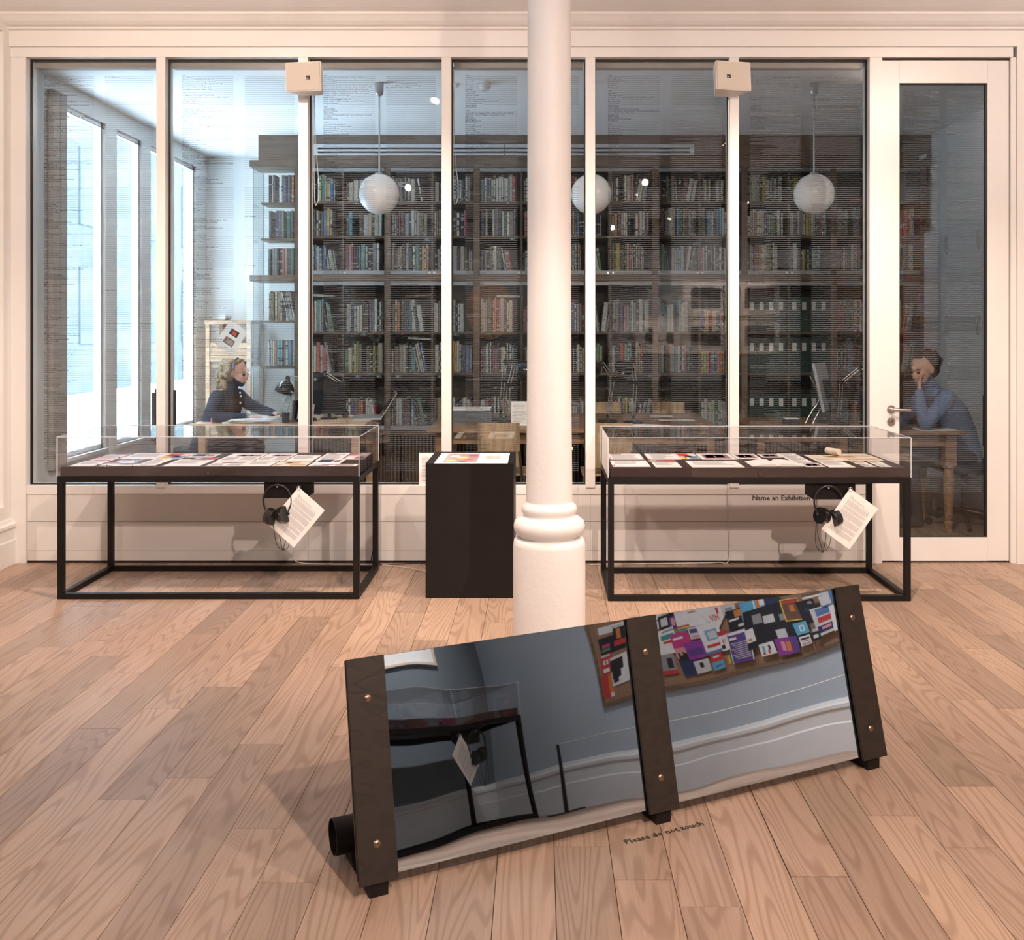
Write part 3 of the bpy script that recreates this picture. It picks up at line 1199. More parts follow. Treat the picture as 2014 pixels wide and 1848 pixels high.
def style(k, r):
    """(materials, prints) for a document"""
    pa, ik, gi = M['paper'], M['ink'], M['greyink']
    if k == 'plain': return [pa, gi], text_rows(.1, .9, .35, .9, 6, 1, r=r)
    if k == 'letter': return [pa, gi, P('mauve')], text_rows(.1, .9, .1, .85, 10, 1, r=r) + [(.08, .86, .42, .97, 2)]
    if k == 'pink': return [P('palepink'), P('magenta'), gi], [(.2, .02, .8, .08, 1), (.3, .90, .95, .98, 1)] + text_rows(.1, .9, .15, .8, 6, 2, r=r)
    if k == 'news': return [pa, gi, P('mauve'), P('dark')], [(.25, .62, .92, .85, 2), (.35, .66, .5, .8, 3), (.6, .66, .7, .82, 3)] + text_rows(.08, .45, .1, .52, 8, 1, .1, r) + text_rows(.55, .95, .1, .52, 8, 1, .1, r)
    if k == 'photo': return [pa, P('mauve'), P('brown'), P('tan')], [(.12, .15, .88, .85, 1), (.2, .25, .45, .7, 2), (.5, .3, .75, .75, 3), (.3, .6, .6, .8, 2)]
    if k == 'colour': return [M['cream'], P('red'), P('blue'), P('yellow'), P('mauve')], [(.05, .5, .6, .95, 1), (.5, .1, .95, .5, 2), (.1, .1, .4, .4, 3), (.3, .3, .7, .6, 4)]
    if k == 'mountain': return [pa, P('blue'), P('pale')], [(.03, .5, .97, .97, 1), (.2, .05, .6, .7, 2)]
    if k == 'map': return [M['cream'], P('tan'), P('orange'), gi], [(.25, .5, .7, .9, 1), (.5, .1, .95, .4, 1), (.3, .6, .45, .75, 2)] + text_rows(.05, .3, .1, .4, 4, 3, r=r)
    if k == 'dark': return [M['paper'], P('navy'), P('mauve')], [(.1, .3, .6, .9, 1), (.65, .3, .9, .8, 2)]
    if k == 'strip': return [P('mauve'), P('pale'), P('red')], [(.05, .2, .3, .8, 1), (.6, .2, .9, .9, 2)]
    if k == 'cards': return [P('palepink'), P('mauve'), M['paper']], [(.0, .55, .45, 1, 1), (.5, .1, .95, .4, 1), (.1, .1, .4, .35, 2), (.55, .6, .9, .9, 2)]
    if k == 'hand': return [pa, gi], text_rows(.15, .95, .05, .95, 9, 1, .6, r)
    return [pa], []

ZT = 0.744
DOCS = []
def docs(case_label, items, ymin, ymax, xmin, xmax, group):
    rr = random.Random(len(items))
    placed = []
    for i, (a, c, yf, yb, k, lab) in enumerate(items):
        sf, sb = (yf-648)/(EYE-ZT), (yb-648)/(EYE-ZT)
        D0, D1 = max(1950/sf, ymin), min(1950/sb, ymax)
        if D1 - D0 < 0.04: D0, D1 = min(D0, ymax-0.05), min(D0, ymax-0.05)+0.05
        x0, x1 = max((a-1060)/sf, xmin), min((c-1060)/sf, xmax)
        lvl = 0
        for (q0, q1, e0, e1, l) in placed:
            if x0 < q1 and q0 < x1 and D0 < e1 and e0 < D1: lvl = max(lvl, l+1)
        placed.append((x0, x1, D0, D1, lvl))
        mm, pr = style(k, rr)
        o = sheet(None, x1-x0, D1-D0, mm, pr, name='exhibit_document')
        o.location = ((x0+x1)/2, (D0+D1)/2, 0.7425 + 0.0017*lvl)
        tag(o, lab + ' ' + case_label, 'document', group)

def headphones(loc, label, mirror=1, tip=0):
    h = thing('headphones', label, 'headphones', loc)
    r = 0.079
    pts = [(r*math.cos(a), 0, r*1.12*math.sin(a)-r*1.12) for a in [R(k) for k in range(-38, 219, 7)]]
    MB().tube(pts, 0.0055, 10).build('headband', M['black'], h, smooth=60)
    for s in (-1, 1):
        e = Vector((s*r*math.cos(R(-38)), 0, r*1.12*math.sin(R(-38))-r*1.12))
        c = Vector((s*0.034, 0.0, -0.172 + (0.006 if s == mirror else -0.006)))
        MB().tube(bez([e, e+Vector((s*0.002, 0, -0.022)), c+Vector((s*0.028, -0.004, 0.012)), c+Vector((s*0.014, 0, 0))], 5), 0.0065, 8).build('yoke', M['black'], h, smooth=60)
        ax = Vector((s*0.80, -0.55 if s == mirror else 0.35, 0.22)).normalized()
        MB().tube([c-ax*0.004, c+ax*0.004, c+ax*0.016, c+ax*0.022], 0.046, 28).build('ear_cup', M['blackgl'], h, smooth=50)
        q = MB(); q.tube([c-ax*0.022, c-ax*0.018, c-ax*0.006, c-ax*0.003], 0.044, 28); q.build('ear_cushion', M['black'], h, smooth=60)
    cab = bez([(-0.028*mirror, 0.004, -0.208), (-0.018*mirror, 0.0, -0.26), (-0.005*mirror, 0, -0.33), (0.02*mirror, 0.01, -0.365), (0.055*mirror, 0.015, -0.355), (0.068*mirror, 0.02, -0.30), (0.062*mirror, 0.025, -0.22), (0.056*mirror, 0.028, -0.11), (0.058*mirror, 0.030, 0.0)], 8)
    MB().tube(cab, 0.0017, 6).build('cable', M['rubber'], h, smooth=60)
    cab = bez([(0.020*mirror, 0.004, -0.205), (0.010*mirror, 0.01, -0.27), (0.020*mirror, 0.012, -0.345), (0.030*mirror, 0.012, -0.372), (0.036*mirror, 0.014, -0.34), (0.055*mirror, 0.018, -0.27), (0.058*mirror, 0.022, -0.20)], 8)
    MB().tube(cab, 0.0017, 6).build('cable', M['rubber'], h, smooth=60)
    return h

def text_sheet(loc, label, ang, yaw):
    """laminated page hanging from a ring by its top corner; local x along the short edge"""
    o = thing('text_sheet', label, 'sheet', loc)
    T = Matrix.Rotation(yaw, 4, 'Z') @ Matrix.Rotation(ang, 4, 'Y') @ Matrix(((1, 0, 0, 0), (0, 0, -1, 0), (0, 1, 0, 0), (0, 0, 0, 1)))
    w, h = 0.198, 0.278
    b = MB().at(T); b.box(-0.008, -h+0.008, -0.0008, w-0.008, 0.008, 0.0008); b.build('page', M['paper'], o)
    b = MB().at(T); y = -0.022
    rr = random.Random(5)
    b.box(0.018, y-0.0020, 0.0008, 0.040, y, 0.0011); y -= 0.008
    b.box(0.018, y-0.0026, 0.0008, 0.120, y, 0.0011); y -= 0.010
    b.box(0.018, y-0.0012, 0.0008, 0.16, y, 0.0011); y -= 0.008
    for k in (7, 5, 9, 8, 6, 7):
        for j in range(k):
            b.box(0.018, y-0.0013, 0.0008, 0.170 - (rr.uniform(0.02, 0.09) if j == k-1 else rr.uniform(0, 0.004)), y, 0.0011); y -= 0.0041
        y -= 0.0045
    b.build('printed_text', M['greyink'], o, kind='stuff')
    MB().tube([(0.011*math.cos(a), -0.003, 0.006+0.011*math.sin(a)) for a in [R(k) for k in range(-80, 275, 20)]], 0.0014, 6).build('ring', M['chrome'], o, smooth=60)
    return o

def vitrine(loc, Wd, Dp, label, hx, cut, rz=0.0, pegs=(-0.070, 0.083)):
    """origin at the middle of the base; front faces -y. hx = hook panel centre"""
    v = thing('display_case', label, 'display case', loc, rz, 'glass topped display cases')
    t, zt = 0.033, 0.690; x0, x1, y0, y1 = -Wd/2, Wd/2, -Dp/2, Dp/2
    for xx in (x0, x1-t):
        for yy in (y0, y1-t): MB().box(xx, yy, 0, xx+t, yy+t, zt-t).build('leg', M['steel'], v, bevel=0.0012)
    for z in (0.0, zt-t):
        e = t if z == 0.0 else 0
        for yy in (y0, y1-t): MB().box(x0+e, yy, z, x1-e, yy+t, z+t*0.95 if z == 0 else z+t).build('rail', M['steel'], v, bevel=0.0012)
        for xx in (x0, x1-t): MB().box(xx, y0+t, z, xx+t, y1-t, z+t*0.95 if z == 0 else z+t).build('rail', M['steel'], v, bevel=0.0012)
    tr = MB().box(x0+0.012, y0+0.012, zt, x1-0.012, y1-0.012, 0.742).build('tray', M['tray'], v, bevel=0.002)
    MB().cyl((0, y0-0.003, 0.712), (0, y0+0.012, 0.712), 0.0055, 12).build('cover_screw', M['brass'], v, smooth=40)
    g, zc = 0.006, 0.912
    MB().box(x0, y0, zt, x1, y0+g, zc-g).build('acrylic_pane', M['acryl'], v)
    MB().box(x0, y1-g, zt, x1, y1, zc-g).build('acrylic_pane', M['acryl'], v)
    MB().box(x0, y0+g, zt, x0+g, y1-g, zc-g).build('acrylic_pane', M['acryl'], v)
    MB().box(x1-g, y0+g, zt, x1, y1-g, zc-g).build('acrylic_pane', M['acryl'], v)
    MB().box(x0, y0, zc-g, x1, y1, zc).build('acrylic_lid', M['acryl'], v)
    b = MB(); e = 0.0022
    for xx in (x0, x1):
        for yy in (y0, y1): b.cbox((xx, yy, (zt+zc)/2), (e*2, e*2, zc-zt))
    for yy in (y0, y1): b.cbox((0, yy, zc), (Wd, e*1.6, e*1.6))
    for xx in (x0, x1): b.cbox((xx, 0, zc), (e*1.6, Dp, e*1.6))
    b.build('cover_edge', M['acedge'], v)
    w, h = 0.282, 0.095; s = 1 if cut > 0 else -1
    pts = [(hx-s*w/2, y0+0.036, zt-t), (hx-s*w/2, y0+0.036, zt-t-h), (hx+s*(w/2-0.045), y0+0.036, zt-t-h), (hx+s*w/2, y0+0.036, zt-t-h+0.03), (hx+s*w/2, y0+0.036, zt-t)]
    hp = MB().prism(pts, (0, 0.008, 0)).build('hook_panel', M['steel'], v)
    for q in (hx+pegs[0], hx+pegs[1]):
        MB().tube([(q, y0+0.036, 0.628), (q, y0+0.012, 0.628), (q, y0-0.004, 0.632)], 0.004, 8).build('peg', M['chrome'], hp, smooth=50)
    return v

LC = vitrine((-1.859, 5.911, 0), 1.696, 0.680, 'long glass topped display case on black steel frame beside the black lightbox plinth', 0.445, 1, 0.0, (-0.057, 0.065))
RC = vitrine((1.2305, 5.865, 0), 1.689, 0.670, 'long glass topped display case on black steel frame in front of the glazed door', 0.405, -1, 0.0, (-0.02, 0.10))
TC = vitrine((2.46, -0.305, 0), 1.69, 0.680, 'glass topped display case against the rear wall, seen only in the leaning mirror', -0.24, 1, math.pi)

headphones((-1.859+0.445-0.057, 5.911-0.34+0.004, 0.642), 'black headphones on a peg under the display case beside the lightbox plinth', 1)
headphones((1.2305+0.405-0.02, 5.865-0.335+0.004, 0.642), 'black headphones on a peg under the display case by the door', -1)
headphones((2.46+0.24+0.070, -0.305+0.34-0.004, 0.642), 'black headphones hanging from the display case seen in the mirror', 1)
text_sheet((-1.859+0.445+0.065, 5.911-0.34-0.004, 0.620), 'laminated text page hanging askew under the case beside the lightbox plinth', R(40), R(-6))
text_sheet((1.2305+0.405+0.10, 5.865-0.335-0.004, 0.620), 'laminated text page hanging askew under the case by the door', R(36), R(4))
text_sheet((2.46+0.24-0.083, -0.305+0.34+0.004, 0.620), 'laminated text page hanging from the display case seen in the mirror', R(40), R(180-8))

LD = [(128, 178, 918, 906, 'plain', 'blank white page at the end nearest the left wall in'), (175, 219, 905, 893, 'pink', 'pale pink flyer with magenta stripe in'), (233, 305, 902, 891, 'plain', 'broad white typed sheet beside the pink flyer in'),
      (229, 268, 907.5, 902, 'mountain', 'thin blue landscape print in'), (195, 248, 915, 908, 'cards', 'pinkish sheet with dark blocks in'), (211, 272, 918.5, 911, 'mountain', 'blue mountain picture at the front edge of'),
      (259, 299, 918.5, 903, 'hand', 'handwritten white page in'), (307, 354, 902, 891.5, 'colour', 'small red and yellow leaflet in'), (310, 384, 919, 903, 'plain', 'large plain white page with curling edge in'),
      (365, 418, 899, 892, 'dark', 'dark blue booklet in'), (376, 424, 904, 900, 'strip', 'narrow strip of photographs in'), (424, 497, 906, 891.5, 'news', 'newspaper spread with mauve picture in'),
      (398, 468, 918.5, 906.5, 'news', 'newspaper page at the front edge of'), (469, 525, 918.5, 907, 'plain', 'small white card page between newspaper and map in'), (500, 558, 906, 891.5, 'news', 'newspaper page with grey picture band in'),
      (527, 595, 919, 907, 'map', 'cream page with tan map patches in'), (561, 614, 906, 895, 'plain', 'white page behind the cream map in'), (620, 668, 905, 890, 'letter', 'white letter with small heading in'),
      (613, 668, 912, 903, 'dark', 'dark blue photograph in'), (600, 702, 919, 912, 'news', 'wide news cutting at the front edge of'), (674, 714, 903, 889, 'cards', 'cluster of pink and mauve cards in')]
docs('the case beside the lightbox', LD, 5.605, 6.225, -2.685, -1.035, 'papers in the case beside the lightbox')
RD = [(1200, 1267, 903, 890, 'letter', 'white letter with a dark engraved heading in'), (1206, 1280, 917.5, 905, 'plain', 'blank white page at the front corner of'), (1276, 1341, 903, 891.6, 'hand', 'white handwritten page in'),
      (1276, 1330, 907.5, 904, 'strip', 'narrow colour strip in'), (1290, 1342, 919, 908, 'plain', 'small white page beside a colour strip in'), (1340, 1378, 903, 892, 'colour', 'colourful leaflet in'),
      (1362, 1466, 919, 906, 'plain', 'wide open white booklet in'), (1381, 1450, 903, 891, 'photo', 'white bordered print of a crowd in'), (1450, 1499, 902, 892, 'photo', 'white bordered dark photograph in'),
      (1500, 1540, 899, 892.5, 'photo', 'small bordered postcard behind the magazine in'), (1560, 1599, 909.5, 892, 'hand', 'tall white page with small print in'), (1585, 1624, 917.5, 910, 'photo', 'small white sketch card in'),
      (1604, 1740, 905.6, 894.5, 'map', 'very wide cream drawing sheet in'), (1632, 1684, 919, 907, 'plain', 'plain cream page below the wide drawing in'), (1685, 1710, 912, 907, 'letter', 'upper left one of four small cards in'),
      (1701, 1723, 917.5, 913, 'letter', 'lower left one of four small cards in'), (1717, 1742, 911.8, 907, 'hand', 'upper right one of four small cards in'), (1731, 1754, 917.5, 913, 'hand', 'lower right one of four small cards in')]
docs('the case by the door', RD, 5.56, 6.17, 0.40, 2.06, 'papers in the case by the door')
# open magazine with bulging pages
mg = thing('open_magazine', 'open magazine with bulging white pages in the case by the door', 'magazine', (1.352, 5.70, 0.7425))
for s in (-1, 1):
    prof = [(0, 0.002), (0.02, 0.014), (0.05, 0.016), (0.09, 0.011), (0.13, 0.004), (0.148, 0.001)]
    pts = [(s*x, -0.105, z) for x, z in prof] + [(s*0.148, -0.105, 0), (0, -0.105, 0)]
    MB().prism(pts, (0, 0.21, 0)).build('page_block', M['paper'], mg, smooth=40)
rl = thing('rolled_paper', 'cream scroll partly unrolled at the back of the case by the door', 'scroll', (1.83, 6.10, 0.746))
MB().cyl((-0.05, 0.03, 0.022), (0.0, -0.055, 0.022), 0.020, 20).build('roll', M['cream'], rl, smooth=50)
MB().box(0.0, -0.055, 0.0, 0.19, 0.035, 0.0016).build('loose_end', M['cream'], rl)
# corner pegs that hold the papers
for (px, py, u) in ((170, 905, 0), (214, 906.5, 0), (234, 900.5, 0), (192, 914, 0), (210, 916, 0), (256, 917.5, 0), (265.5, 908.5, 0), (416, 903, 0), (1208, 916, 1), (1201, 901, 1), (1277, 904.5, 1), (1348, 902, 1), (1353, 917, 1), (1405, 906.5, 1)):
    s = (py-648)/(EYE-ZT); x, y = (px-1060)/s, 1950/s
    y = min(max(y, 5.57 if u else 5.61), 6.2)
    o = MB().lathe([(0.0035, 0), (0.0035, 0.004), (0.002, 0.006)], 10).build('paper_pin', M['brass'] if not u else P('red'), loc=(x, y, 0.7425+0.002), smooth=50)
    tag(o, ('tiny brass pin holding papers in the case beside the lightbox' if not u else 'tiny red pin holding papers in the case by the door'), 'pin', 'brass pins' if not u else 'red pins')

# ------------------------------------------------------------------ lightbox plinth
pl = thing('lightbox_plinth', 'black plinth with glowing lightbox top between the two display cases', 'plinth', (-0.3915, 5.865, 0))
b = MB(); hw, hd, zt = 0.2485, 0.27, 0.752
b.box(-hw, -hd, 0.0, hw, hd, zt); b.build('body', M['steel'], pl, bevel=0.0015)
b = MB()
for (x0, y0, x1, y1) in ((-hw, -hd, -hw+0.044, hd), (hw-0.034, -hd, hw, hd), (-hw+0.044, -hd, hw-0.034, -hd+0.006), (-hw+0.044, hd-0.03, hw-0.034, hd)): b.box(x0, y0, zt, x1, y1, zt+0.008)
b.build('rim', M['steel'], pl)
M['lit'] = mat('lit_opal_panel', (1.0, 0.97, 0.84), 0.4, var=0.01, emit=1.5)
lp = MB().box(-hw+0.046, -hd+0.007, zt, hw-0.036, hd-0.031, zt+0.004).build('lit_panel', M['lit'], pl)
def lit(n, c): return mat('backlit_' + n, c, 0.4, var=0.25, scale=40, emit=0.7)
b = MB(); b.box(-0.160, -0.20, zt+0.004, 0.035, 0.20, zt+0.005, 0)
for (x, y, r, m) in ((-0.12, -0.12, .030, 1), (-0.06, 0.02, .034, 1), (-0.02, -0.08, .030, 2), (-0.11, 0.08, .03, 3), (0.0, 0.1, .03, 4), (-0.05, -0.15, .028, 4)):
    b.lathe([(r, 0.005), (r*0.9, 0.0056)], 14, (x, y, zt), m)
b.build('transparency', [lit('mauve', (.35, .22, .22)), lit('yellow', (.9, .65, .12)), lit('red', (.65, .12, .10)), lit('cream', (.85, .7, .5)), lit('plum', (.25, .08, .12))], lp)
b = MB(); b.box(0.075, -0.06, zt+0.004, 0.165, 0.10, zt+0.005); b.build('caption', lit('grey', (.42, .38, .33)), lp)
sg = thing('caption_board', 'white text board standing on the sill behind the black plinth', 'sign', (-0.665, 6.445, 0.5045))
MB().box(-0.115, -0.004, 0, 0.115, 0.004, 0.21).build('board', M['paper'], sg)
b = MB()
for j in range(18): b.box(-0.095, -0.0044, 0.182-j*0.009, 0.09-rnd.uniform(0, .05), -0.0040, 0.1845-j*0.009)
b.build('printed_text', M['greyink'], sg, kind='stuff')

# ------------------------------------------------------------------ leaning mirror
ang = R(25.9); LEN, HT, TI = 1.867, 0.562, R(13.7)
U = Vector((math.cos(ang), math.sin(ang), 0)); NH = Vector((U.y, -U.x, 0))
V = -NH*math.sin(TI) + Vector((0, 0, 1))*math.cos(TI); NN = U.cross(V)
P0 = Vector((0.36, 3.0375, 0.05)) - U*LEN/2
ms = thing('leaning_mirror', 'long low mirror in dark wood strips leaning back on steel feet', 'mirror', (0.36, 3.0375, 0))
OFF = Vector((0.36, 3.0375, 0))
def mT(org): 
    o = Vector(org) - OFF
    return Matrix(((U.x, V.x, NN.x, o.x), (U.y, V.y, NN.y, o.y), (U.z, V.z, NN.z, o.z), (0, 0, 0, 1)))
T = mT(P0)
mm = bpy.data.materials.new('tinted_mirror'); mm.use_nodes = True
b_ = mm.node_tree.nodes['Principled BSDF']; b_.inputs['Metallic'].default_value = 1; b_.inputs['Roughness'].default_value = 0.015
n_ = mm.node_tree.nodes.new('ShaderNodeTexNoise'); n_.inputs['Scale'].default_value = 2
r_ = mm.node_tree.nodes.new('ShaderNodeValToRGB'); r_.color_ramp.elements[0].color = (.53, .66, .80, 1); r_.color_ramp.elements[1].color = (.56, .69, .83, 1)
mm.node_tree.links.new(n_.outputs['Fac'], r_.inputs['Fac']); mm.node_tree.links.new(r_.outputs[0], b_.inputs['Base Color'])
nu, nv = 120, 36; vs = []; fs = []
def wav(x, y): return 0.00013*math.sin(6.283*(x/0.43 + 0.35*math.sin(6*y))) + 0.00026*math.sin(6.283*(x/1.05 - y/0.75) + 0.7) + 0.00005*math.sin(6.283*(x/0.17 + y*1.7))
for j in range(nv+1):
    for i in range(nu+1):
        x, y = LEN*i/nu, HT*j/nv; vs.append(T @ Vector((x, y, wav(x, y))))
for j in range(nv):
    for i in range(nu): a = j*(nu+1)+i; fs.append((a, a+1, a+nu+2, a+nu+1))
b = MB(); b._a(vs, fs, 0); b.build('mirror_sheet', mm, ms, smooth=80)
MB().at(T).box(0, 0, -0.010, LEN, HT, -0.003).build('backing_board', M['black'], ms)
for c in (0.054, 0.955, LEN-0.054):
    st = MB().at(T).box(c-0.054, -0.012, 0.003, c+0.054, HT+0.003, 0.013).build('wood_strip', M['brownply'], ms, bevel=0.001)
    for yy in (0.085, HT-0.105): MB().at(T @ Matrix.Translation((c, yy, 0.013))).lathe([(0.0105, 0), (0.0105, 0.001), (0.008, 0.0035), (0.0035, 0.0042), (0.003, 0.002)], 18).build('bolt', M['brass'], st, smooth=40)
    # foot: front lip, bar along the floor, cradle under the tube
    base = P0 + U*(c+0.002); base.z = 0
    o = base - OFF; BK = -NH
    Tf = Matrix(((BK.x, U.x, 0, o.x), (BK.y, U.y, 0, o.y), (0, 0, 1, 0), (0, 0, 0, 1)))
    prof = [(-0.004, 0), (-0.004, 0.052), (0.012, 0.056), (0.022, 0.040), (0.06, 0.020), (0.12, 0.008), (0.155, 0.008), (0.175, 0.018), (0.185, 0.045), (0.21, 0.020), (0.235, 0.018), (0.262, 0.050), (0.268, 0.048), (0.25, 0.0)]
    MB().at(Tf).prism([(x, -0.026, z) for x, z in prof], (0, 0.052, 0)).build('foot', M['steel'], ms)
tb = P0 - NH*0.222; tb.z = 0.070
c0, c1 = tb - U*0.012 - OFF, tb + U*(LEN-0.03) - OFF
b = MB()
n = 36; rings = []
for (r, e) in ((0.047, c0), (0.050, c0), (0.050, c1), (0.047, c1), (0.047, c0)):
    rings.append([e + (NH*math.cos(2*math.pi*k/n) + Vector((0, 0, 1))*math.sin(2*math.pi*k/n))*r for k in range(n)])
b.ring_loft(rings, 0, True, False); b.build('counterweight_tube', M['steel'], ms, smooth=40)
# floor lettering in front of the mirror
fo = struct('floor_lettering')
s = 'Please do not touch'; d0 = Vector(((1232-1060)/((1660-648)/EYE), 1950/((1660-648)/EYE), 0)); d1 = Vector(((1386-1060)/((1622-648)/EYE), 1950/((1622-648)/EYE), 0))
dx = (d1-d0).normalized(); dy = Vector((-dx.y, dx.x, 0)); sz = (d1-d0).length/text_w(s, 1.0)
b = MB(); put_text(b, s, Matrix(((dx.x, dy.x, 0, d0.x), (dx.y, dy.y, 0, d0.y), (0, 0, 1, 0.0016), (0, 0, 0, 1))), sz)
b.build('vinyl_lettering', M['ink'], fo)
fo.name = 'floor_sign'; del fo['kind']; tag(fo, 'black words please do not touch stuck on the floor before the mirror', 'floor sign')

# ------------------------------------------------------------------ loudspeakers
M['spkbody'] = mat('cream_speaker_housing', (0.74, 0.68, 0.60), 0.45, var=0.02)
M['grille'] = mat('perforated_cream_grille', (0.62, 0.55, 0.47), 0.5, var=0.12, scale=260, bump=0.4, bscale=420)
def speaker(loc, rz, rx, label):
    s = thing('loudspeaker', label, 'speaker', loc, rz, 'loudspeakers on the mullions')
    s.rotation_euler = (rx, 0, rz)
    w, h, d = 0.117, 0.092, 0.15
    front = [(-w, 0, -h), (w, 0, -h), (w, 0, h), (-w, 0, h)]; back = [(-w*0.62, d, -h), (w*0.62, d, -h), (w*0.62, d, h*0.98), (-w*0.62, d, h*0.98)]
    MB().ring_loft([front, [(x*1.01, 0.02, z) for x, _, z in front], back]).build('housing', M['spkbody'], s, bevel=0.004, smooth=35)
    MB().box(-w+0.006, -0.004, -h+0.006, w-0.006, 0.001, h-0.006).build('grille', M['grille'], s, bevel=0.0015)
    bd = MB(); sx = 0.022 if rz < 0 else -0.048
    bd.box(sx, -0.0055, -0.020, sx+0.026, -0.004, 0.006, 0); bd.box(sx+0.001, -0.0062, 0.002, sx+0.025, -0.0055, 0.005, 1)
    put_text(bd, 'JBL', wall_T(sx+0.003, -0.0062, -0.016), 0.0105, 2)
    bd.build('badge', [P('dark'), P('orange'), M['paper']], s)
    MB().cyl((0, d-0.01, 0), (0, d+0.06, 0), 0.02, 12).build('bracket', M['spkbody'], s, smooth=50)
    return s
speaker((-1.483, 6.235, 3.105), R(-9), R(3), 'cream loudspeaker on the second mullion from the left wall')
speaker((1.225, 6.235, 3.112), R(13), R(-4), 'cream loudspeaker on the mullion nearest the door')
cb = MB().tube(bez([(1.226, 6.415, 3.0), (1.222, 6.413, 2.2), (1.226, 6.413, 1.3), (1.221, 6.41, 0.52), (1.224, 6.408, 0.30), (1.226, 6.41, 0.03), (1.15, 6.40, 0.012), (0.9, 6.395, 0.008), (0.33, 6.36, 0.008)], 10), 0.0032, 6).build('speaker_cable', M['wcable'], smooth=60)
tag(cb, 'white cable running down the mullion from the loudspeaker and along the floor', 'cable')
cb = MB().tube(bez([(-1.584, 6.415, 0.10), (-1.583, 6.412, 0.03), (-1.50, 6.39, 0.008), (-1.2, 6.37, 0.007), (-0.95, 6.34, 0.007), (-0.64, 6.15, 0.007)], 8), 0.003, 6).build('white_cable', M['wcable'], smooth=60)
tag(cb, 'thin white cable along the floor between display case and black plinth', 'cable')
cb = MB().tube(bez([(-1.05, 6.27, 0.12), (-1.06, 6.29, 0.04), (-1.0, 6.36, 0.008), (-0.8, 6.40, 0.007), (-0.64, 6.38, 0.007)], 8), 0.0035, 6).build('black_cable', M['rubber'], smooth=60)
tag(cb, 'black cable from the case leg to the black plinth', 'cable')

# ------------------------------------------------------------------ ceiling spotlights, reflected and added ones
M['bulb'] = mat('lit_spot_lens', (1.0, 0.86, 0.68), 0.3, var=0.0, emit=28.0)
M['track'] = mat('white_track', (0.75, 0.74, 0.72), 0.4)
def spotlight(i, p, aim, watt, cone):
    p = Vector(p); a = (Vector(aim) - p).normalized()
    t = thing('ceiling_spotlight', 'white cylinder spotlight hanging from the gallery ceiling', 'spotlight', p, group='gallery ceiling spotlights')
    MB().tube([-a*0.10, -a*0.02, a*0.02], 0.045, 20).build('can', M['track'], t, smooth=40)
    MB().tube([a*0.021, a*0.024], 0.038, 20).build('lens', M['bulb'], t)
    MB().cyl((0, 0, 0.03), (0, 0, ZC-p.z), 0.012, 10).build('stem', M['track'], t, smooth=40)
    ld = bpy.data.lights.new('spot_lamp', 'SPOT'); ld.energy = watt; ld.color = WARM; ld.spot_size = R(cone); ld.spot_blend = 0.7; ld.shadow_soft_size = 0.04
    lo = bpy.data.objects.new('spot_lamp', ld); link(lo, t); lo.location = a*0.05
    lo.rotation_euler = a.to_track_quat('-Z', 'Y').to_euler()
for i, s_ in enumerate(SPOTS): spotlight(i, *s_)

# ------------------------------------------------------------------ things behind the camera, seen in mirror and glass
ck = thing('notice_board', 'wide cork notice board full of flyers on the wall, seen in the mirror', 'notice board', (XR, 0.43, 0.6))
MB().box(-0.016, 0.02, 0.02, -0.001, 3.20, 2.18).build('cork_panel', M['cork'], ck)
for (y0, z0, y1, z1) in ((0, 0, 3.22, 0.022), (0, 2.18, 3.22, 2.2), (0, 0.022, 0.022, 2.18), (3.198, 0.022, 3.22, 2.18)):
    MB().box(-0.026, y0, z0, -0.001, y1, z1).build('frame_strip', M['corkframe'], ck)
PO = [(0.633, 1.14, 0.229, 0.051), (0.558, 1.031, 0.111, 0.126), (0.683, 1.051, 0.136, 0.166), (0.538, 0.898, 0.101, 0.148), (0.518, 0.735, 0.119, 0.163), (0.648, 0.826, 0.144, 0.212), (1.036, 1.052, 0.094, 0.115), (1.154, 1.019, 0.189, 0.117), (1.139, 1.095, 0.101, 0.046), (1.287, 1.002, 0.111, 0.148), (1.39, 1.004, 0.113, 0.118), (1.511, 0.979, 0.158, 0.142), (1.075, 0.892, 0.228, 0.165), (1.225, 0.794, 0.164, 0.26), (1.313, 0.807, 0.149, 0.104), (1.354, 0.906, 0.085, 0.07), (1.441, 0.854, 0.143, 0.182), (1.529, 0.822, 0.094, 0.124), (0.981, 0.734, 0.093, 0.173), (1.078, 0.749, 0.079, 0.124), (1.318, 0.705, 0.108, 0.078), (1.427, 0.71, 0.083, 0.102), (1.528, 0.699, 0.07, 0.055), (1.645, 0.761, 0.171, 0.202), (1.631, 1.006, 0.093, 0.06), (1.662, 0.93, 0.115, 0.121), (1.858, 0.959, 0.305, 0.129), (1.887, 0.829, 0.356, 0.238), (2.076, 0.885, 0.128, 0.128), (2.174, 0.859, 0.119, 0.124), (2.088, 0.772, 0.099, 0.071), (2.184, 0.763, 0.076, 0.053), (2.263, 0.781, 0.137, 0.175), (2.339, 0.774, 0.074, 0.173), (2.324, 0.903, 0.127, 0.088), (2.229, 0.942, 0.094, 0.027), (2.18, 0.701, 0.073, 0.055), (2.084, 0.696, 0.088, 0.059), (1.967, 0.69, 0.122, 0.1), (1.833, 0.696, 0.121, 0.072), (1.736, 0.798, 0.056, 0.082)]
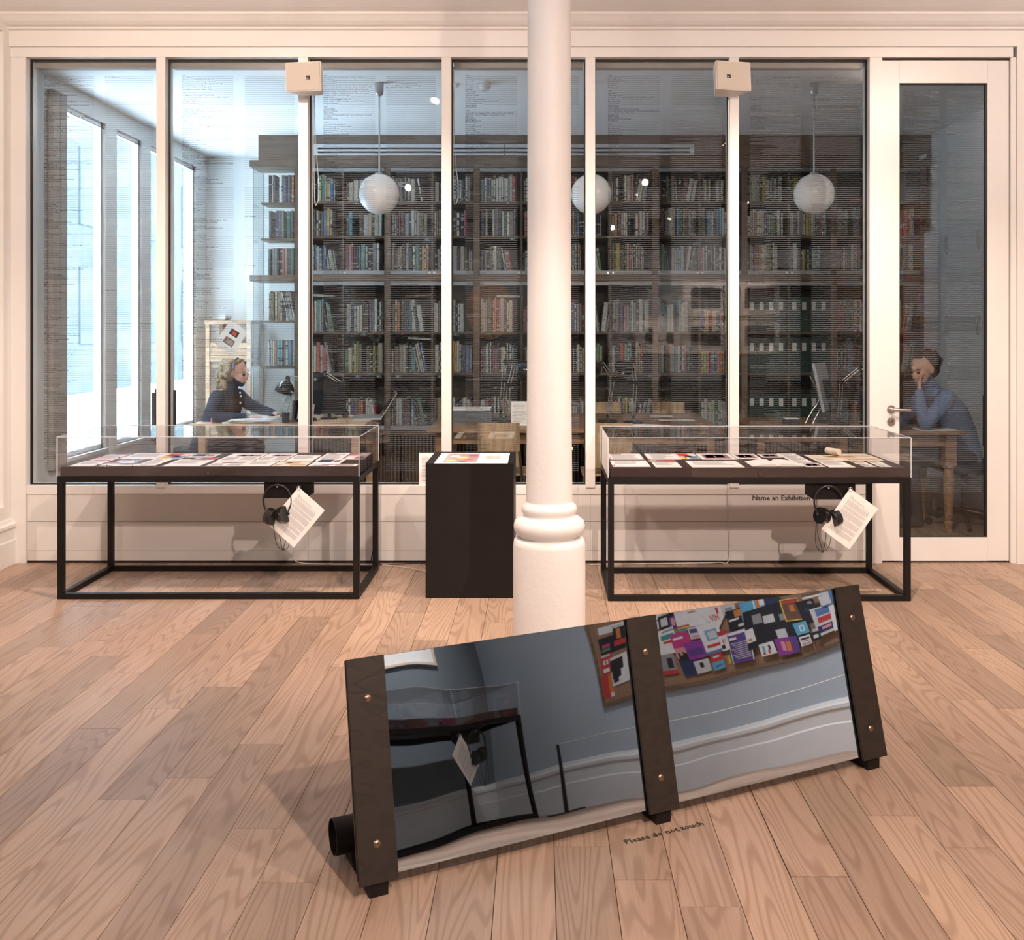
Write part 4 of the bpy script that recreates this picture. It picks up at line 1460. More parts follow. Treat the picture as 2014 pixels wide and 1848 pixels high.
# label, base colour, printed blocks (x0,y0,x1,y1,colour), optional text (string, x, y, size, colour)
W_ = 'white'
PS = [('white sheet pinned in the corner of', W_, [(.1, .6, .6, .7, 'grey')]), ('dark photo of a pink lit stage on', 'dark', [(.3, .4, .8, .6, 'magenta'), (.3, .2, .9, .35, 'green')]), ('dark red street photo on', 'dark', [(0, .2, 1, .45, 'red'), (.5, .5, .8, .95, 'orange')]),
      ('red leaflet with a black cross disc on', 'red', [(.15, .88, .9, .98, 'pale'), (.3, .5, .75, .72, 'white'), (.48, .53, .56, .69, 'dark'), (.25, .1, .85, .3, 'white')]), ('orange and red leaflet with white corner on', 'red', [(0, 0, .35, 1, 'orange'), (0, 0, .3, .18, 'white')]),
      ('white sheet with black lens clusters on', W_, [(.3, .5, 1, .9, 'dark'), (.45, .25, .95, .55, 'dark'), (.6, .1, .9, .25, 'dark')]), ('white page with a drawn pencil on', W_, [(.2, .5, .8, .58, 'dark')]), ('black flyer with purple portrait on', 'dark', [(0, 0, .45, .7, 'purple'), (.15, .15, .35, .6, 'pink'), (.55, .3, .9, .8, 'pale')]),
      ('small grey photo card on', 'pale', [(.0, .2, .5, .8, 'dark')]), ('white page with rainbow foot on', W_, [(0, .18, 1, .24, 'red'), (0, .12, 1, .18, 'yellow'), (0, .06, 1, .12, 'green'), (0, 0, 1, .06, 'sky')]), ('plain white page beside the rainbow one on', W_, [(.5, .7, .9, .78, 'grey')]),
      ('white shield shaped flyer with the letters HIV on', W_, [(.2, .6, .35, .85, 'red')], ('HIV', .28, .34, .30, 'red')), ('white poster with pale figure and rainbow on', W_, [(.02, .85, .5, .93, 'grey'), (.05, .55, .55, .75, 'teal'), (.1, .4, .5, .5, 'red'), (.68, .1, .85, .85, 'pale'), (0, 0, .15, .3, 'orange'), (.0, 0, .08, .22, 'yellow')]),
      ('tall pink and navy poster of a group on', 'pink', [(0, 0, 1, .42, 'navy'), (.1, .35, .9, .55, 'dark'), (.15, .5, .3, .62, 'tan'), (.4, .52, .55, .66, 'tan'), (.65, .48, .8, .6, 'tan'), (0, .66, 1, 1, 'magenta'), (.3, .85, .9, .9, 'white')]), ('violet poster overlapping the pink one on', 'violet', [(.2, .2, .9, .6, 'purple')]),
      ('small lilac lettered card on', 'pale', [(.1, .5, .9, .85, 'purple'), (.15, .1, .85, .3, 'pink')]), ('white poster with a blue hand ring on', W_, [(.2, .45, .8, .8, 'sky'), (.28, .5, .72, .75, 'pale'), (.1, .22, .9, .32, 'red'), (0, 0, 1, .1, 'blue')]), ('red and white leaflet numbered 13 on', W_, [(0, .78, 1, 1, 'red'), (.6, .1, .95, .3, 'dark'), (0, .4, .2, .7, 'dark')], ('13', .32, .35, .42, 'red')),
      ('brown rounded card reading WE ARE on', 'brown', [], ('WE', .1, .5, .34, 'white'), ('ARE', .08, .22, .30, 'white')), ('grey photo with red foot on', 'grey', [(.2, .3, .6, .8, 'dark'), (0, 0, 1, .2, 'red')]), ('silver card with black roundel on', 'pale', [(.35, .4, .6, .8, 'dark')]), ('card half red half blue on', 'red', [(0, 0, 1, .5, 'sky'), (.3, .75, .8, .85, 'white'), (.2, .15, .8, .3, 'blue')]),
      ('small rainbow square on', 'yellow', [(0, 0, .3, 1, 'sky'), (.3, 0, .55, 1, 'green'), (.75, 0, 1, 1, 'orange')]), ('purple poster with white lettering rows on', 'purple', [(.05, .88, .95, .97, 'white'), (.55, .72, .92, .8, 'white'), (.55, .68, .92, .72, 'dark')] + [(.08, .60-.06*i, .9-.1*(i % 3), .62-.06*i, 'pale') for i in range(9)] + [(.0, 0, .03, 1, 'white'), (.97, 0, 1, 1, 'white')]), ('crumpled silver cup on', 'pale', [(.2, .2, .7, .6, 'grey')]),
      ('black flyer with glowing orange photo on', 'dark', [(0, .6, .5, .95, 'orange'), (.3, .45, .9, .55, 'white'), (.1, .05, .4, .2, 'pale')]), ('wide sky blue poster with orange numerals on', 'sky', [(0, 0, .3, .8, 'navy'), (.3, .5, .45, .95, 'white'), (.45, .2, .55, .9, 'orange'), (.6, .1, .65, .9, 'white'), (0, 0, 1, .04, 'orange')]), ('large black poster with pale hand and face shapes on', 'dark', [(.30, .55, .55, .75, 'pale'), (.58, .60, .82, .85, 'grey'), (.2, .1, .35, .35, 'pale'), (.1, .55, .22, .7, 'grey')]),
      ('dark red poster in yellow border on', 'brown', [(0, 0, .05, 1, 'yellow'), (.95, 0, 1, 1, 'yellow'), (0, 0, 1, .05, 'yellow'), (0, .95, 1, 1, 'yellow'), (.4, .4, .65, .7, 'orange'), (.1, .78, .9, .9, 'red')]), ('black poster with faint figures on', 'dark', [(.1, .8, .3, .95, 'grey'), (.4, .5, .6, .7, 'navy')]), ('bright blue card with white square on', 'sky', [(.3, .25, .7, .75, 'white'), (.4, .35, .6, .65, 'sky')]), ('white name card on', W_, [(.2, .5, .8, .6, 'grey'), (.25, .3, .7, .38, 'red')]),
      ('ornate blue and pink poster on', 'pale', [(.2, .7, .8, .95, 'blue'), (.2, .45, .8, .65, 'red'), (.1, .1, .9, .35, 'navy'), (.3, .2, .7, .3, 'pink'), (.0, .4, .2, .8, 'sky')]), ('white pencil drawing on', W_, [(.2, .3, .6, .7, 'pale')]), ('blue poster with a white moon on', 'blue', [(.45, .1, 1, .95, 'pale'), (.1, .3, .2, .7, 'sky')]), ('maroon and white striped strip on', 'brown', [(0, 0, 1, .4, 'white')]), ('small dark card with white splash on', 'dark', [(.2, .3, .8, .7, 'pale')]),
      ('white card with a red line on', W_, [(.1, .6, .9, .8, 'dark'), (.15, .4, .8, .5, 'red'), (.1, .1, .9, .25, 'grey')]), ('purple photo of two figures on', 'violet', [(.3, .2, .48, .75, 'orange'), (.52, .25, .7, .8, 'pink'), (0, 0, .3, 1, 'purple')]), ('white red and blue ticket on', W_, [(.3, .4, .45, .8, 'navy'), (.4, .1, .55, .4, 'red'), (.7, .3, .85, .8, 'sky'), (.75, .1, .9, .3, 'red')]), ('narrow white strip with orange spot on', W_, [(.4, .1, .8, .3, 'orange')])]
PAL['white'] = (0.78, 0.77, 0.76)
def pinned(y, z, w, h, spec, label, group=None, lvl=0, rot=0.0):
    cols = [spec[1]] + sorted({p[4] for p in spec[2]} | {t[4] for t in spec[3:]})
    b = MB()
    # local frame of the right wall: x toward the viewer's right = -y, up = z, out = -x
    T = Matrix(((0, 0, -1, 0), (-1, 0, 0, 0), (0, 1, 0, 0), (0, 0, 0, 1)))
    b.at(T @ Matrix.Rotation(rot, 4, 'Z'))
    if 'shield' in label:
        b.prism([(0, -h/2, 0), (w/2, -h*.1, 0), (w/2, h*.4, 0), (w*.25, h/2, 0), (-w*.25, h/2, 0), (-w/2, h*.4, 0), (-w/2, -h*.1, 0)], (0, 0, 0.001))
    else: b.box(-w/2, -h/2, 0, w/2, h/2, 0.001)
    for k, (x0, y0, x1, y1, c) in enumerate(spec[2]): b.box(-w/2+x0*w, -h/2+y0*h, 0.001, -w/2+x1*w, -h/2+y1*h, 0.0012+0.00015*k, cols.index(c))
    TT = b.M
    for (s, x, yy, sz, c) in spec[3:]:
        b.M = None; put_text(b, s, TT @ Matrix.Translation((-w/2+x*w, -h/2+yy*h, 0.004)), sz*w*1.1, cols.index(c)); b.M = TT
    o = b.build('pinned_flyer', [P(c) for c in cols], loc=(XR-0.0165-0.0028*lvl, y, z))
    tag(o, label, 'flyer', group)
done = []
for (y, z, w, h), spec in zip(PO, PS):
    lvl = 0
    for (a, bq, c, dq, l) in done:
        if abs(y-a) < (w+c)/2 and abs(z-bq) < (h+dq)/2: lvl = max(lvl, l+1)
    done.append((y, z, w, h, lvl))
    pinned(y, z, w, h, spec, spec[0] + ' the cork board', 'flyers on the lower cork board', lvl, rnd.uniform(-0.06, 0.06))
rr = random.Random(11); keys = [k for k in PAL if k != 'white']
y = 0.62; k = 0
for row, zz in enumerate((1.42, 1.78, 2.14, 2.5)):
    y = 0.65 + 0.1*row
    while y < 3.45:
        w, h = rr.uniform(.14, .26), rr.uniform(.18, .28)
        c0, c1, c2 = rr.choice(keys + [W_]*8), rr.choice(keys), rr.choice(keys)
        pinned(y, zz+rr.uniform(-.03, .03), w, h, ('', c0, [(.1, .5, .9, .9, c1), (.1, .1, rr.uniform(.5, .9), .4, c2)]), '%s flyer with %s and %s blocks in the %s row of the cork board' % (c0, c1, c2, ['third highest', 'second highest', 'middle', 'top'][row]), 'flyers on the upper cork board')
        y += 0.36
# framed pictures and oval board on the rear wall (reflected in the glazing)
M['framew'] = mat('pale_picture_frame', (0.66, 0.55, 0.44), 0.45)
for i, (x0, x1, z0, z1, n) in enumerate(((1.99, 2.60, 1.70, 2.20, 'upper inner'), (2.74, 3.34, 1.70, 2.20, 'upper outer'), (1.33, 1.96, 1.18, 1.677, 'lower end'), (1.99, 2.60, 1.18, 1.677, 'lower middle'), (2.74, 3.34, 1.18, 1.677, 'lower outer'))):
    f = thing('framed_picture', 'pale framed dark photograph, %s of five, reflected in the glazing' % n, 'picture', ((x0+x1)/2, YR, z0), group='framed pictures on the rear wall')
    w, h = x1-x0, z1-z0; t = 0.018
    for (a, c, e, g) in ((-w/2, 0, w/2, t), (-w/2, h-t, w/2, h), (-w/2, t, -w/2+t, h-t), (w/2-t, t, w/2, h-t)): MB().box(a, 0.001, c, e, 0.024, g).build('frame_strip', M['framew'], f)
    MB().box(-w/2+t, 0.001, t, w/2-t, 0.012, h-t).build('mount', M['paper'], f)
    if n == 'lower end':
        MB().box(-0.18, 0.012, 0.13, -0.06, 0.013, 0.36).build('print', P('dark'), f); MB().box(0.12, 0.012, 0.13, 0.22, 0.013, 0.30).build('print', P('dark'), f)
    else: MB().box(-w*0.32, 0.012, h*0.22, w*0.36, 0.013, h*0.78).build('print', P('dark'), f)
ov = MB(); n = 40
ov.prism([(0.325*math.cos(2*math.pi*k/n), 0, 0.405*math.sin(2*math.pi*k/n)) for k in range(n)], (0, 0.02, 0))
o = ov.build('oval_board', M['pine'], loc=(-0.68, YR+0.001, 1.78), smooth=40); tag(o, 'pale oval wooden board on the rear wall, seen as a reflection', 'wall board')
# low barrier in front of the notice board
br = thing('barrier', 'low black barrier post with cord before the notice board, seen in the mirror', 'barrier', (3.40, 0.20, 0))
MB().box(-0.15, -0.03, 0, 0.15, 0.03, 0.008).build('base_plate', M['steel'], br)
MB().cyl((0, 0, 0.008), (0, 0, 0.42), 0.011, 12).build('post', M['steel'], br, smooth=40)
MB().tube(bez([(0, 0, 0.42), (0.0, 1.0, 0.405), (0.0, 2.0, 0.40), (0, 2.9, 0.42)], 8), 0.003, 6).build('cord', M['wcable'], br)
MB().cyl((0, 2.9, 0.0), (0, 2.9, 0.42), 0.011, 12).build('post', M['steel'], br, smooth=40)
# ------------------------------------------------------------------ bookcase
BX = [-2.285 + 0.847*i for i in range(8)]
YB0, YB1 = 9.40, 9.78
BO = Vector((0.48, 9.59, 0))
bc = thing('bookcase', 'long brown glass fronted bookcase along the back of the library', 'bookcase', BO)
TB = Matrix.Translation(-BO)
def bpart(name, m, box, parent=bc, **k): return MB().at(TB).box(*box).build(name, m, parent, **k)
XE = -2.71
bpart('back_panel', M['shelfback'], (XE+0.30, YB1-0.01, 0.5, BX[-1]+0.03, YB1, 3.10))
for x in BX: bpart('upright', M['shelfoak'], (x-0.028, YB0, 0.03, x+0.028, YB1-0.01, 3.058))
for i in range(7): bpart('partition', M['shelfoak'], ((BX[i]+BX[i+1])/2-0.010, YB0+0.022, 0.60, (BX[i]+BX[i+1])/2+0.010, YB1-0.011, 3.055))
bpart('cornice', M['shelfoak'], (XE-0.03, YB0-0.015, 3.058, BX[-1]+0.05, YB1, 3.118))
bpart('waist_band', M['shelfoak'], (XE-0.03, YB0-0.012, 1.975, BX[-1]+0.03, YB1-0.011, 2.032))
bpart('bottom_board', M['shelfoak'], (BX[0], YB0-0.005, 0.515, BX[-1]+0.03, YB1-0.011, 0.562))
bpart('plinth', M['shelfoak'], (BX[0], YB0+0.03, 0.0, BX[-1]+0.03, YB1-0.02, 0.06))
b = MB().at(TB); x = BX[0]+0.03
while x < BX[-1]-0.02: b.box(x, YB0+0.004, 0.06, x+0.017, YB0+0.022, 0.512); x += 0.034
b.build('radiator_slats', M['shelfoak'], bc, kind='stuff')
bpart('radiator_void', M['gap'], (BX[0]+0.028, YB0+0.08, 0.06, BX[-1]-0.028, YB0+0.10, 0.512))
ROWS = [(2.735, 0.285), (2.407, 0.30), (2.070, 0.31), (1.495, 0.40), (1.105, 0.36), (0.600, 0.46)]
for i in range(7):
    for j, (z, h) in enumerate(ROWS):
        if j in (2, 5): continue
        c = (BX[i]+BX[i+1])/2
        for (p, q) in ((BX[i]+0.028, c-0.010), (c+0.010, BX[i+1]-0.028)):
            bpart('shelf', M['shelfoak'], (p, YB0+0.03, z-0.024, q, YB1-0.011, z))
for i in range(7):
    x0, x1 = BX[i]+0.030, BX[i+1]-0.030; c = (x0+x1)/2
    for (z0, z1) in ((2.036, 3.050), (0.566, 1.970)):
        for (p, q, lk) in ((x0, c-0.0015, 1), (c+0.0015, x1, 0)):
            d = bpart('glass_door', M['dglass'], (p, YB0+0.006, z0+0.038, q, YB0+0.012, z1-0.036))
            MB().at(TB).box(p, YB0+0.002, z0, q, YB0+0.016, z0+0.038).build('clamp_rail', M['rail'], d)
            MB().at(TB).box(p, YB0+0.002, z1-0.036, q, YB0+0.016, z1).build('clamp_rail', M['rail'], d)
            xx = q-0.022 if lk else p+0.022
            MB().at(TB).cyl((xx, YB0-0.003, z0+0.018), (xx, YB0+0.002, z0+0.018), 0.010, 12).build('lock', M['chrome'], d, smooth=40)
# glazed end bay
for z in (2.73, 2.385, 2.07, 1.60, 1.165): 
    if z != 2.07: bpart('shelf', M['shelfoak'], (XE+0.06, YB0+0.05, z-0.022, BX[0]-0.028, YB1-0.03, z))
bpart('end_glass', M['dglass'], (XE, YB0+0.01, 0.06, XE+0.008, YB1-0.02, 3.05))
bpart('end_glass', M['dglass'], (XE+0.008, YB0, 2.04, BX[0]-0.028, YB0+0.008, 3.05))
bpart('end_glass', M['dglass'], (XE+0.008, YB0, 0.56, BX[0]-0.028, YB0+0.008, 1.97))
bpart('glass_edge', M['seal'], (XE-0.001, YB0-0.001, 0.06, XE+0.003, YB0+0.003, 3.05))
bpart('glass_edge', M['seal'], (XE-0.001, YB1-0.024, 0.06, XE+0.003, YB1-0.020, 3.05))
bpart('bottom_board', M['shelfoak'], (XE, YB0, 0.515, BX[0]-0.028, YB1-0.02, 0.556))
for (px, py, s) in ((700, 397, 'C'), (838, 397, 'G'), (1000, 397, 'K'), (841, 468, 'Q'), (1008, 468, 'K'), (716, 655, 'O'), (704, 738, 'P'), (745, 738, 'P'), (783, 738, 'N'), (866, 738, 'J'), (897, 655, 'L')):
    p = at(px, py, YB0+0.02)
    t = bpart('shelf_tag', M['grey'], (p.x-0.028, YB0+0.016, p.z-0.026, p.x+0.028, YB0+0.022, p.z+0.008))
    q = MB(); put_text(q, s, TB @ wall_T(p.x-0.011, YB0+0.0155, p.z-0.020), 0.026); q.build('tag_letter', M['paper'], t)
# bulkhead and air grille above
o = MB().box(-2.66, YB0, 3.118, LX1, YB1, LZ).build('trim_2', M['shelfoak']); o['kind'] = 'structure'
gr = thing('air_grille', 'long white air grille with two dark slots above the bookcase', 'air vent', (-0.333, YB0, 3.164))
w = 1.803
for (z0, z1) in ((0, 0.022), (0.040, 0.058), (0.076, 0.106)): MB().box(-w, -0.012, z0, w, -0.001, z1).build('grille_bar', M['cupboard'], gr)
for (a, c) in ((-w, -w+0.04), (w-0.04, w)): 
    for (z0, z1) in ((0.022, 0.040), (0.058, 0.076)): MB().box(a, -0.012, z0, c, -0.001, z1).build('grille_end', M['cupboard'], gr)
MB().box(-w+0.04, -0.004, 0.018, w-0.04, -0.0005, 0.08).build('slot', M['gap'], gr)
MB().box(0.005, -0.013, 0, 0.010, -0.011, 0.106).build('joint', M['seal'], gr)

# ------------------------------------------------------------------ books
CO = {'white': (.66, .66, .64), 'ivory': (.58, .54, .45), 'light grey': (.42, .43, .43), 'mid grey': (.20, .21, .22), 'charcoal': (.055, .058, .065), 'black': (.014, .014, .016), 'navy blue': (.03, .05, .14), 'blue': (.06, .16, .40),
      'sky blue': (.10, .36, .55), 'red': (.45, .05, .04), 'dark red': (.18, .03, .035), 'orange': (.60, .17, .04), 'yellow': (.62, .46, .09), 'green': (.06, .20, .09), 'dark green': (.02, .055, .045), 'lime green': (.26, .42, .08), 'teal': (.03, .22, .23),
      'brown': (.15, .085, .05), 'tan': (.36, .26, .16), 'pink': (.55, .16, .24), 'purple': (.10, .04, .16), 'mint': (.30, .52, .42)}
WT = [('white', 24), ('ivory', 10), ('light grey', 13), ('mid grey', 9), ('charcoal', 8), ('black', 6), ('navy blue', 4), ('blue', 4), ('sky blue', 2), ('red', 4), ('dark red', 3), ('orange', 3), ('yellow', 3), ('green', 3), ('dark green', 2), ('teal', 2), ('brown', 4), ('tan', 4), ('pink', 2), ('purple', 2)]
NAMES = [n for n, k in WT for _ in range(k)]
def book_mat(n, c):
    """cover colour with pale or dark specks of spine lettering"""
    m, t, bs = nt('book_cover_' + n.replace(' ', '_')); N, L = t.nodes, t.links
    tc = N.new('ShaderNodeTexCoord'); mp = N.new('ShaderNodeMapping'); mp.inputs['Scale'].default_value = (9, 1, 60)
    oi = N.new('ShaderNodeObjectInfo'); va = N.new('ShaderNodeVectorMath'); va.operation = 'ADD'
    L.new(tc.outputs['Object'], va.inputs[0]); L.new(oi.outputs['Location'], va.inputs[1]); L.new(va.outputs[0], mp.inputs['Vector'])
    no = N.new('ShaderNodeTexNoise'); no.inputs['Scale'].default_value = 1.0; no.inputs['Detail'].default_value = 1; L.new(mp.outputs[0], no.inputs['Vector'])
    gt = N.new('ShaderNodeMath'); gt.operation = 'GREATER_THAN'; gt.inputs[1].default_value = 0.60; L.new(no.outputs['Fac'], gt.inputs[0])
    mx = N.new('ShaderNodeMix'); mx.data_type = 'RGBA'; mx.inputs[6].default_value = (*c, 1)
    lum = sum(c)/3; mx.inputs[7].default_value = (.10, .10, .11, 1) if lum > 0.3 else (.50, .48, .44, 1)
    L.new(gt.outputs[0], mx.inputs[0]); L.new(mx.outputs[2], bs.inputs['Base Color']); bs.inputs['Roughness'].default_value = 0.45
    return m
BM = {n: book_mat(n, c) for n, c in CO.items()}
def book_geo(mb, pm=0, pg=1):
    ring = [(-.5, .02), (-.30, 0), (.30, 0), (.5, .02), (.5, 1), (-.5, 1)]
    b = len(mb.v)
    mb._a([(x, y, 0) for x, y in ring] + [(x, y, 1) for x, y in ring], [(0, 1, 7, 6), (1, 2, 8, 7), (2, 3, 9, 8), (3, 4, 10, 9), (5, 0, 6, 11), (5, 4, 3, 2, 1, 0)], pm)
    mb._a([(x, y, z) for x, y, z in ((-.5, .02, 1), (-.3, 0, 1), (.3, 0, 1), (.5, .02, 1), (.5, 1, 1), (-.5, 1, 1), (.5, 1, 0), (-.5, 1, 0))], [(0, 1, 2, 3, 4, 5), (5, 4, 6, 7)], pg)
BMESH = {}
for n in CO:
    mb = MB(); book_geo(mb); o = mb.build('book', [BM[n], M['paper']]); BMESH[n] = o.data; bpy.data.objects.remove(o)
ALL = []   # (importance, colour, thick, depth, height, x, y, z, lean, shelf text)
rb = random.Random(21)
ORD = ['top', 'second', 'third', 'fourth', 'fifth', 'lowest']; BAYN = ['first', 'second', 'third', 'fourth', 'fifth', 'sixth', 'seventh']
def hidden(px): 
    return 1028 < px < 1130 or any(a-4 < px < c+4 for a, c in ((307, 333), (587, 611), (868, 890), (1150, 1171), (1433, 1454), (1708, 1740)))
def fill(x0, x1, z, hmax, names, where, tmin=.012, tmax=.036, full=None, hmin=None, y=YB0+0.055):
    hmin = hmin or hmax*0.60
    x = x0 + rb.uniform(0, .012); full = rb.uniform(.82, 1.0) if full is None else full
    end = x0 + (x1-x0)*full; hh = rb.uniform(hmin, hmax); lean = 0.0
    leaning = rb.random() < .3
    while True:
        t = rb.uniform(tmin, tmax) * (0.8 if rb.random() < .6 else 1.25)
        if x + t > end: break
        hh = min(hmax, max(hmin, hh*0.55 + rb.uniform(hmin, hmax)*0.5))
        n = rb.choice(names)
        ang = 0.0
        if leaning and x > x0 + (end-x0)*.62: ang = rb.uniform(.10, .24)
        adv = t/ max(.5, math.cos(ang)) + (0.0)
        if x + adv + math.sin(ang)*hh*0.15 > x1: break
        px = 1060 + (x+t/2)*1950/y; py = 648 - (z+hh/2-EYE)*1950/y
        imp = t*hh * (0.0 if hidden(px) or py > 845 else 1.0)
        ALL.append((imp, n, t-0.001, rb.uniform(.15, .21), hh, x + t/2, y + rb.uniform(0, .02), z, ang, where))
        x += adv + (0.0008 if rb.random() < .9 else .012)
        if ang == 0 and rb.random() < .035: x += rb.uniform(.02, .06)
    if rb.random() < .14:       # books lying flat on top of the row
        pass
BOXES = []
for i in range(7):
    c = (BX[i]+BX[i+1])/2
    for j, (z, h) in enumerate(ROWS):
        for k, (p, q) in enumerate(((BX[i]+0.030, c-0.012), (c+0.012, BX[i+1]-0.030))):
            wh = '%s shelf, %s bookcase bay from the library windows' % (ORD[j], BAYN[i])
            hm = min(h-0.025, {0: .265, 1: .27, 2: .27, 3: .325, 4: .30, 5: .27}[j])
            nm = NAMES
            if i == 4 and j in (3, 4) and k == 1 or (i == 4 and j == 4 and k == 1):
                fill(p, q-0.02, z, .20, ['red', 'orange', 'yellow', 'blue', 'navy blue', 'pink', 'lime green', 'tan', 'charcoal'], wh, .014, .022, .98, .195); continue
            if i == 5 and j in (3, 4, 5): BOXES.append((p, q, z, .335 if j != 5 else .30, wh, 4)); continue
            if i == 6 and j == 0: continue
            if i == 4 and j == 0 and k == 0: nm = ['charcoal', 'black', 'mid grey', 'white', 'dark red']
            if i in (3, 4, 5) and j == 5 and k == 0: fill(p, q, z, hm, ['red', 'charcoal', 'mid grey', 'light grey', 'ivory'], wh, full=rb.uniform(.4, .7)); continue
            if i == 5 and j == 0: nm = ['charcoal', 'light grey', 'white', 'yellow', 'mid grey']
            fill(p, q, z, hm, nm, wh)
for z, h, nm, tn, tx in ((2.73, .265, ['ivory', 'charcoal', 'orange', 'dark red', 'navy blue', 'white', 'red', 'brown'], .014, .032), (2.385, .27, ['charcoal', 'dark red', 'navy blue', 'teal', 'dark green', 'mid grey'], .016, .030), (2.036, .26, ['dark green', 'green', 'pink', 'charcoal', 'mid grey', 'teal', 'tan'], .015, .034),
                     (1.60, .285, ['ivory', 'white', 'ivory', 'tan', 'light grey'], .008, .014), (1.165, .25, ['white', 'sky blue', 'white', 'mint', 'light grey', 'white', 'orange'], .010, .024)):
    fill(XE+0.11, BX[0]-0.03, z, h, nm, '%s shelf, glazed end bay of the bookcase' % ORD[[2.73, 2.385, 2.036, 1.60, 1.165].index(z)], tn, tx, 1.0, h*.85, YB0+0.09)
idx = sorted(range(len(ALL)), key=lambda i: -ALL[i][0]); solo = set(idx[:300])
st = MB(); mats = [BM[n] for n in CO] + [M['paper']]; names = list(CO)
for i, (imp, n, t, d, h, x, y, z, a, wh) in enumerate(ALL):
    Tm = Matrix.Translation((x, y, z + (math.sin(abs(a))*t/2 if a else 0))) @ Matrix.Rotation(-a if x < 0.6 else a, 4, 'Y') @ Matrix.Diagonal((t, d, h, 1))
    if i in solo:
        o = bpy.data.objects.new('book', BMESH[n]); link(o); o.matrix_world = Tm
        sh = 'thick' if t > .030 else ('slim' if t < .018 else 'medium')
        tag(o, '%s %s%s book, %s' % (sh, 'leaning ' if a else '', n, wh), 'book', 'books ' + wh)
    else:
        st.at(Tm); book_geo(st, names.index(n), len(names)); st.M = None
o = st.build('book_rows', mats, kind='stuff'); tag(o, 'remaining rows of mixed books on the shelves of the library bookcase', 'books', kind='stuff')
# green box files with white labels
M['boxgreen'] = mat('dark_green_box_file', (.018, .05, .042), .5, var=.1)
for (p, q, z, h, wh, nn) in BOXES:
    w = (q-p-0.01)/4
    for k in range(4):
        f = thing('box_file', 'green box file with white label, ' + wh, 'box file', (p+0.005+w*(k+.5), YB0+0.15, z), group='box files ' + wh)
        MB().box(-w/2+0.001, -0.09, 0, w/2-0.001, 0.12, h).build('case', M['boxgreen'], f)
        la = MB().box(-0.020, -0.0915, h*.62, 0.020, -0.0901, h*.62+0.075).build('spine_label', M['paper'], f)
# flat books lying on others
for (x, z, w, h, n, lab, rot) in ((-2.08, 1.495+0.335, .24, .022, 'light grey', 'grey folder lying flat across upright books in the second bay', .06), (-1.15, 1.495+.335, .25, .02, 'dark red', 'dark red book lying flat across upright books', -.03), (-.28, 1.495+.33, .25, .018, 'white', 'white booklet lying flat across upright books behind the oval reflection', .03), (-1.13, 1.105+.315, .25, .018, 'white', 'white book lying flat on the fifth shelf of the second bay', .05), (3.12, 2.735, .30, .035, 'red', 'red book lying flat on the top shelf of the seventh bay', 0)):
    o = bpy.data.objects.new('book', BMESH[n]); link(o); o.matrix_world = Matrix.Translation((x, YB0+0.06, z)) @ Matrix.Rotation(rot, 4, 'Y') @ Matrix.Diagonal((w, .17, h, 1)); tag(o, lab, 'book')

# ------------------------------------------------------------------ library ceiling fittings
for i, (px, lab) in enumerate(((746, 'nearest the library windows'), (1163, 'half hidden behind the white column'), (1601, 'nearest the glazed door'))):
    p = at(px, 163, 7.42)
    t = thing('pendant_lamp', 'white globe pendant lamp on thin rod, ' + lab, 'pendant lamp', (p.x, 7.42, LZ), group='globe pendants')
    MB().lathe([(.032, 0), (.033, -.004), (.032, -.06), (.026, -.085), (.012, -.098), (.006, -.10)], 24).build('ceiling_cup', M['nickel'], t, smooth=50)
    MB().cyl((0, 0, -.095), (0, 0, -.685), .006, 10).build('rod', M['nickel'], t, smooth=50)
    MB().lathe([(.030, -.672), (.034, -.680), (.036, -.688)], 20).build('collar', M['nickel'], t, smooth=50)
    MB().ball((0, 0, -.832), .151, nu=40, nv=24).build('globe', M['opal'], t, smooth=80)
sd = thing('smoke_detector', 'white domed smoke detector on the library ceiling', 'smoke detector', (at(953, 163, 7.42).x, 7.42, LZ))
MB().lathe([(.046, 0), (.048, -.006), (.046, -.008)], 28).build('base', M['opal'], sd, smooth=40)
MB().lathe([(.043, -.008), (.044, -.03), (.036, -.042), (.034, -.055), (.022, -.062), (.001, -.063)], 28).build('dome', M['opal'], sd, smooth=40)
sd = thing('motion_sensor', 'small white sensor on the library ceiling beside a mullion', 'sensor', (at(897, 160, 7.45).x, 7.45, LZ))
MB().lathe([(.02, 0), (.02, -.012), (.012, -.026), (.001, -.03)], 18).build('body', M['opal'], sd, smooth=50)
p = at(1816, 308, 9.30)
sc = thing('security_camera', 'small white security camera at the end of the bookcase top', 'camera', (p.x, 9.30, p.z))
MB().tube([(0.02, 0, 0.01), (-.055, -.02, -.02)], .018, 14).build('body', M['opal'], sc, smooth=40)
MB().tube([(-.055, -.02, -.02), (-.062, -.022, -.023)], .013, 14).build('lens', M['black'], sc, smooth=40)
MB().cyl((0.01, 0.0, 0.005), (0.03, 0.10, 0.02), .008, 8).build('arm', M['opal'], sc, smooth=40)

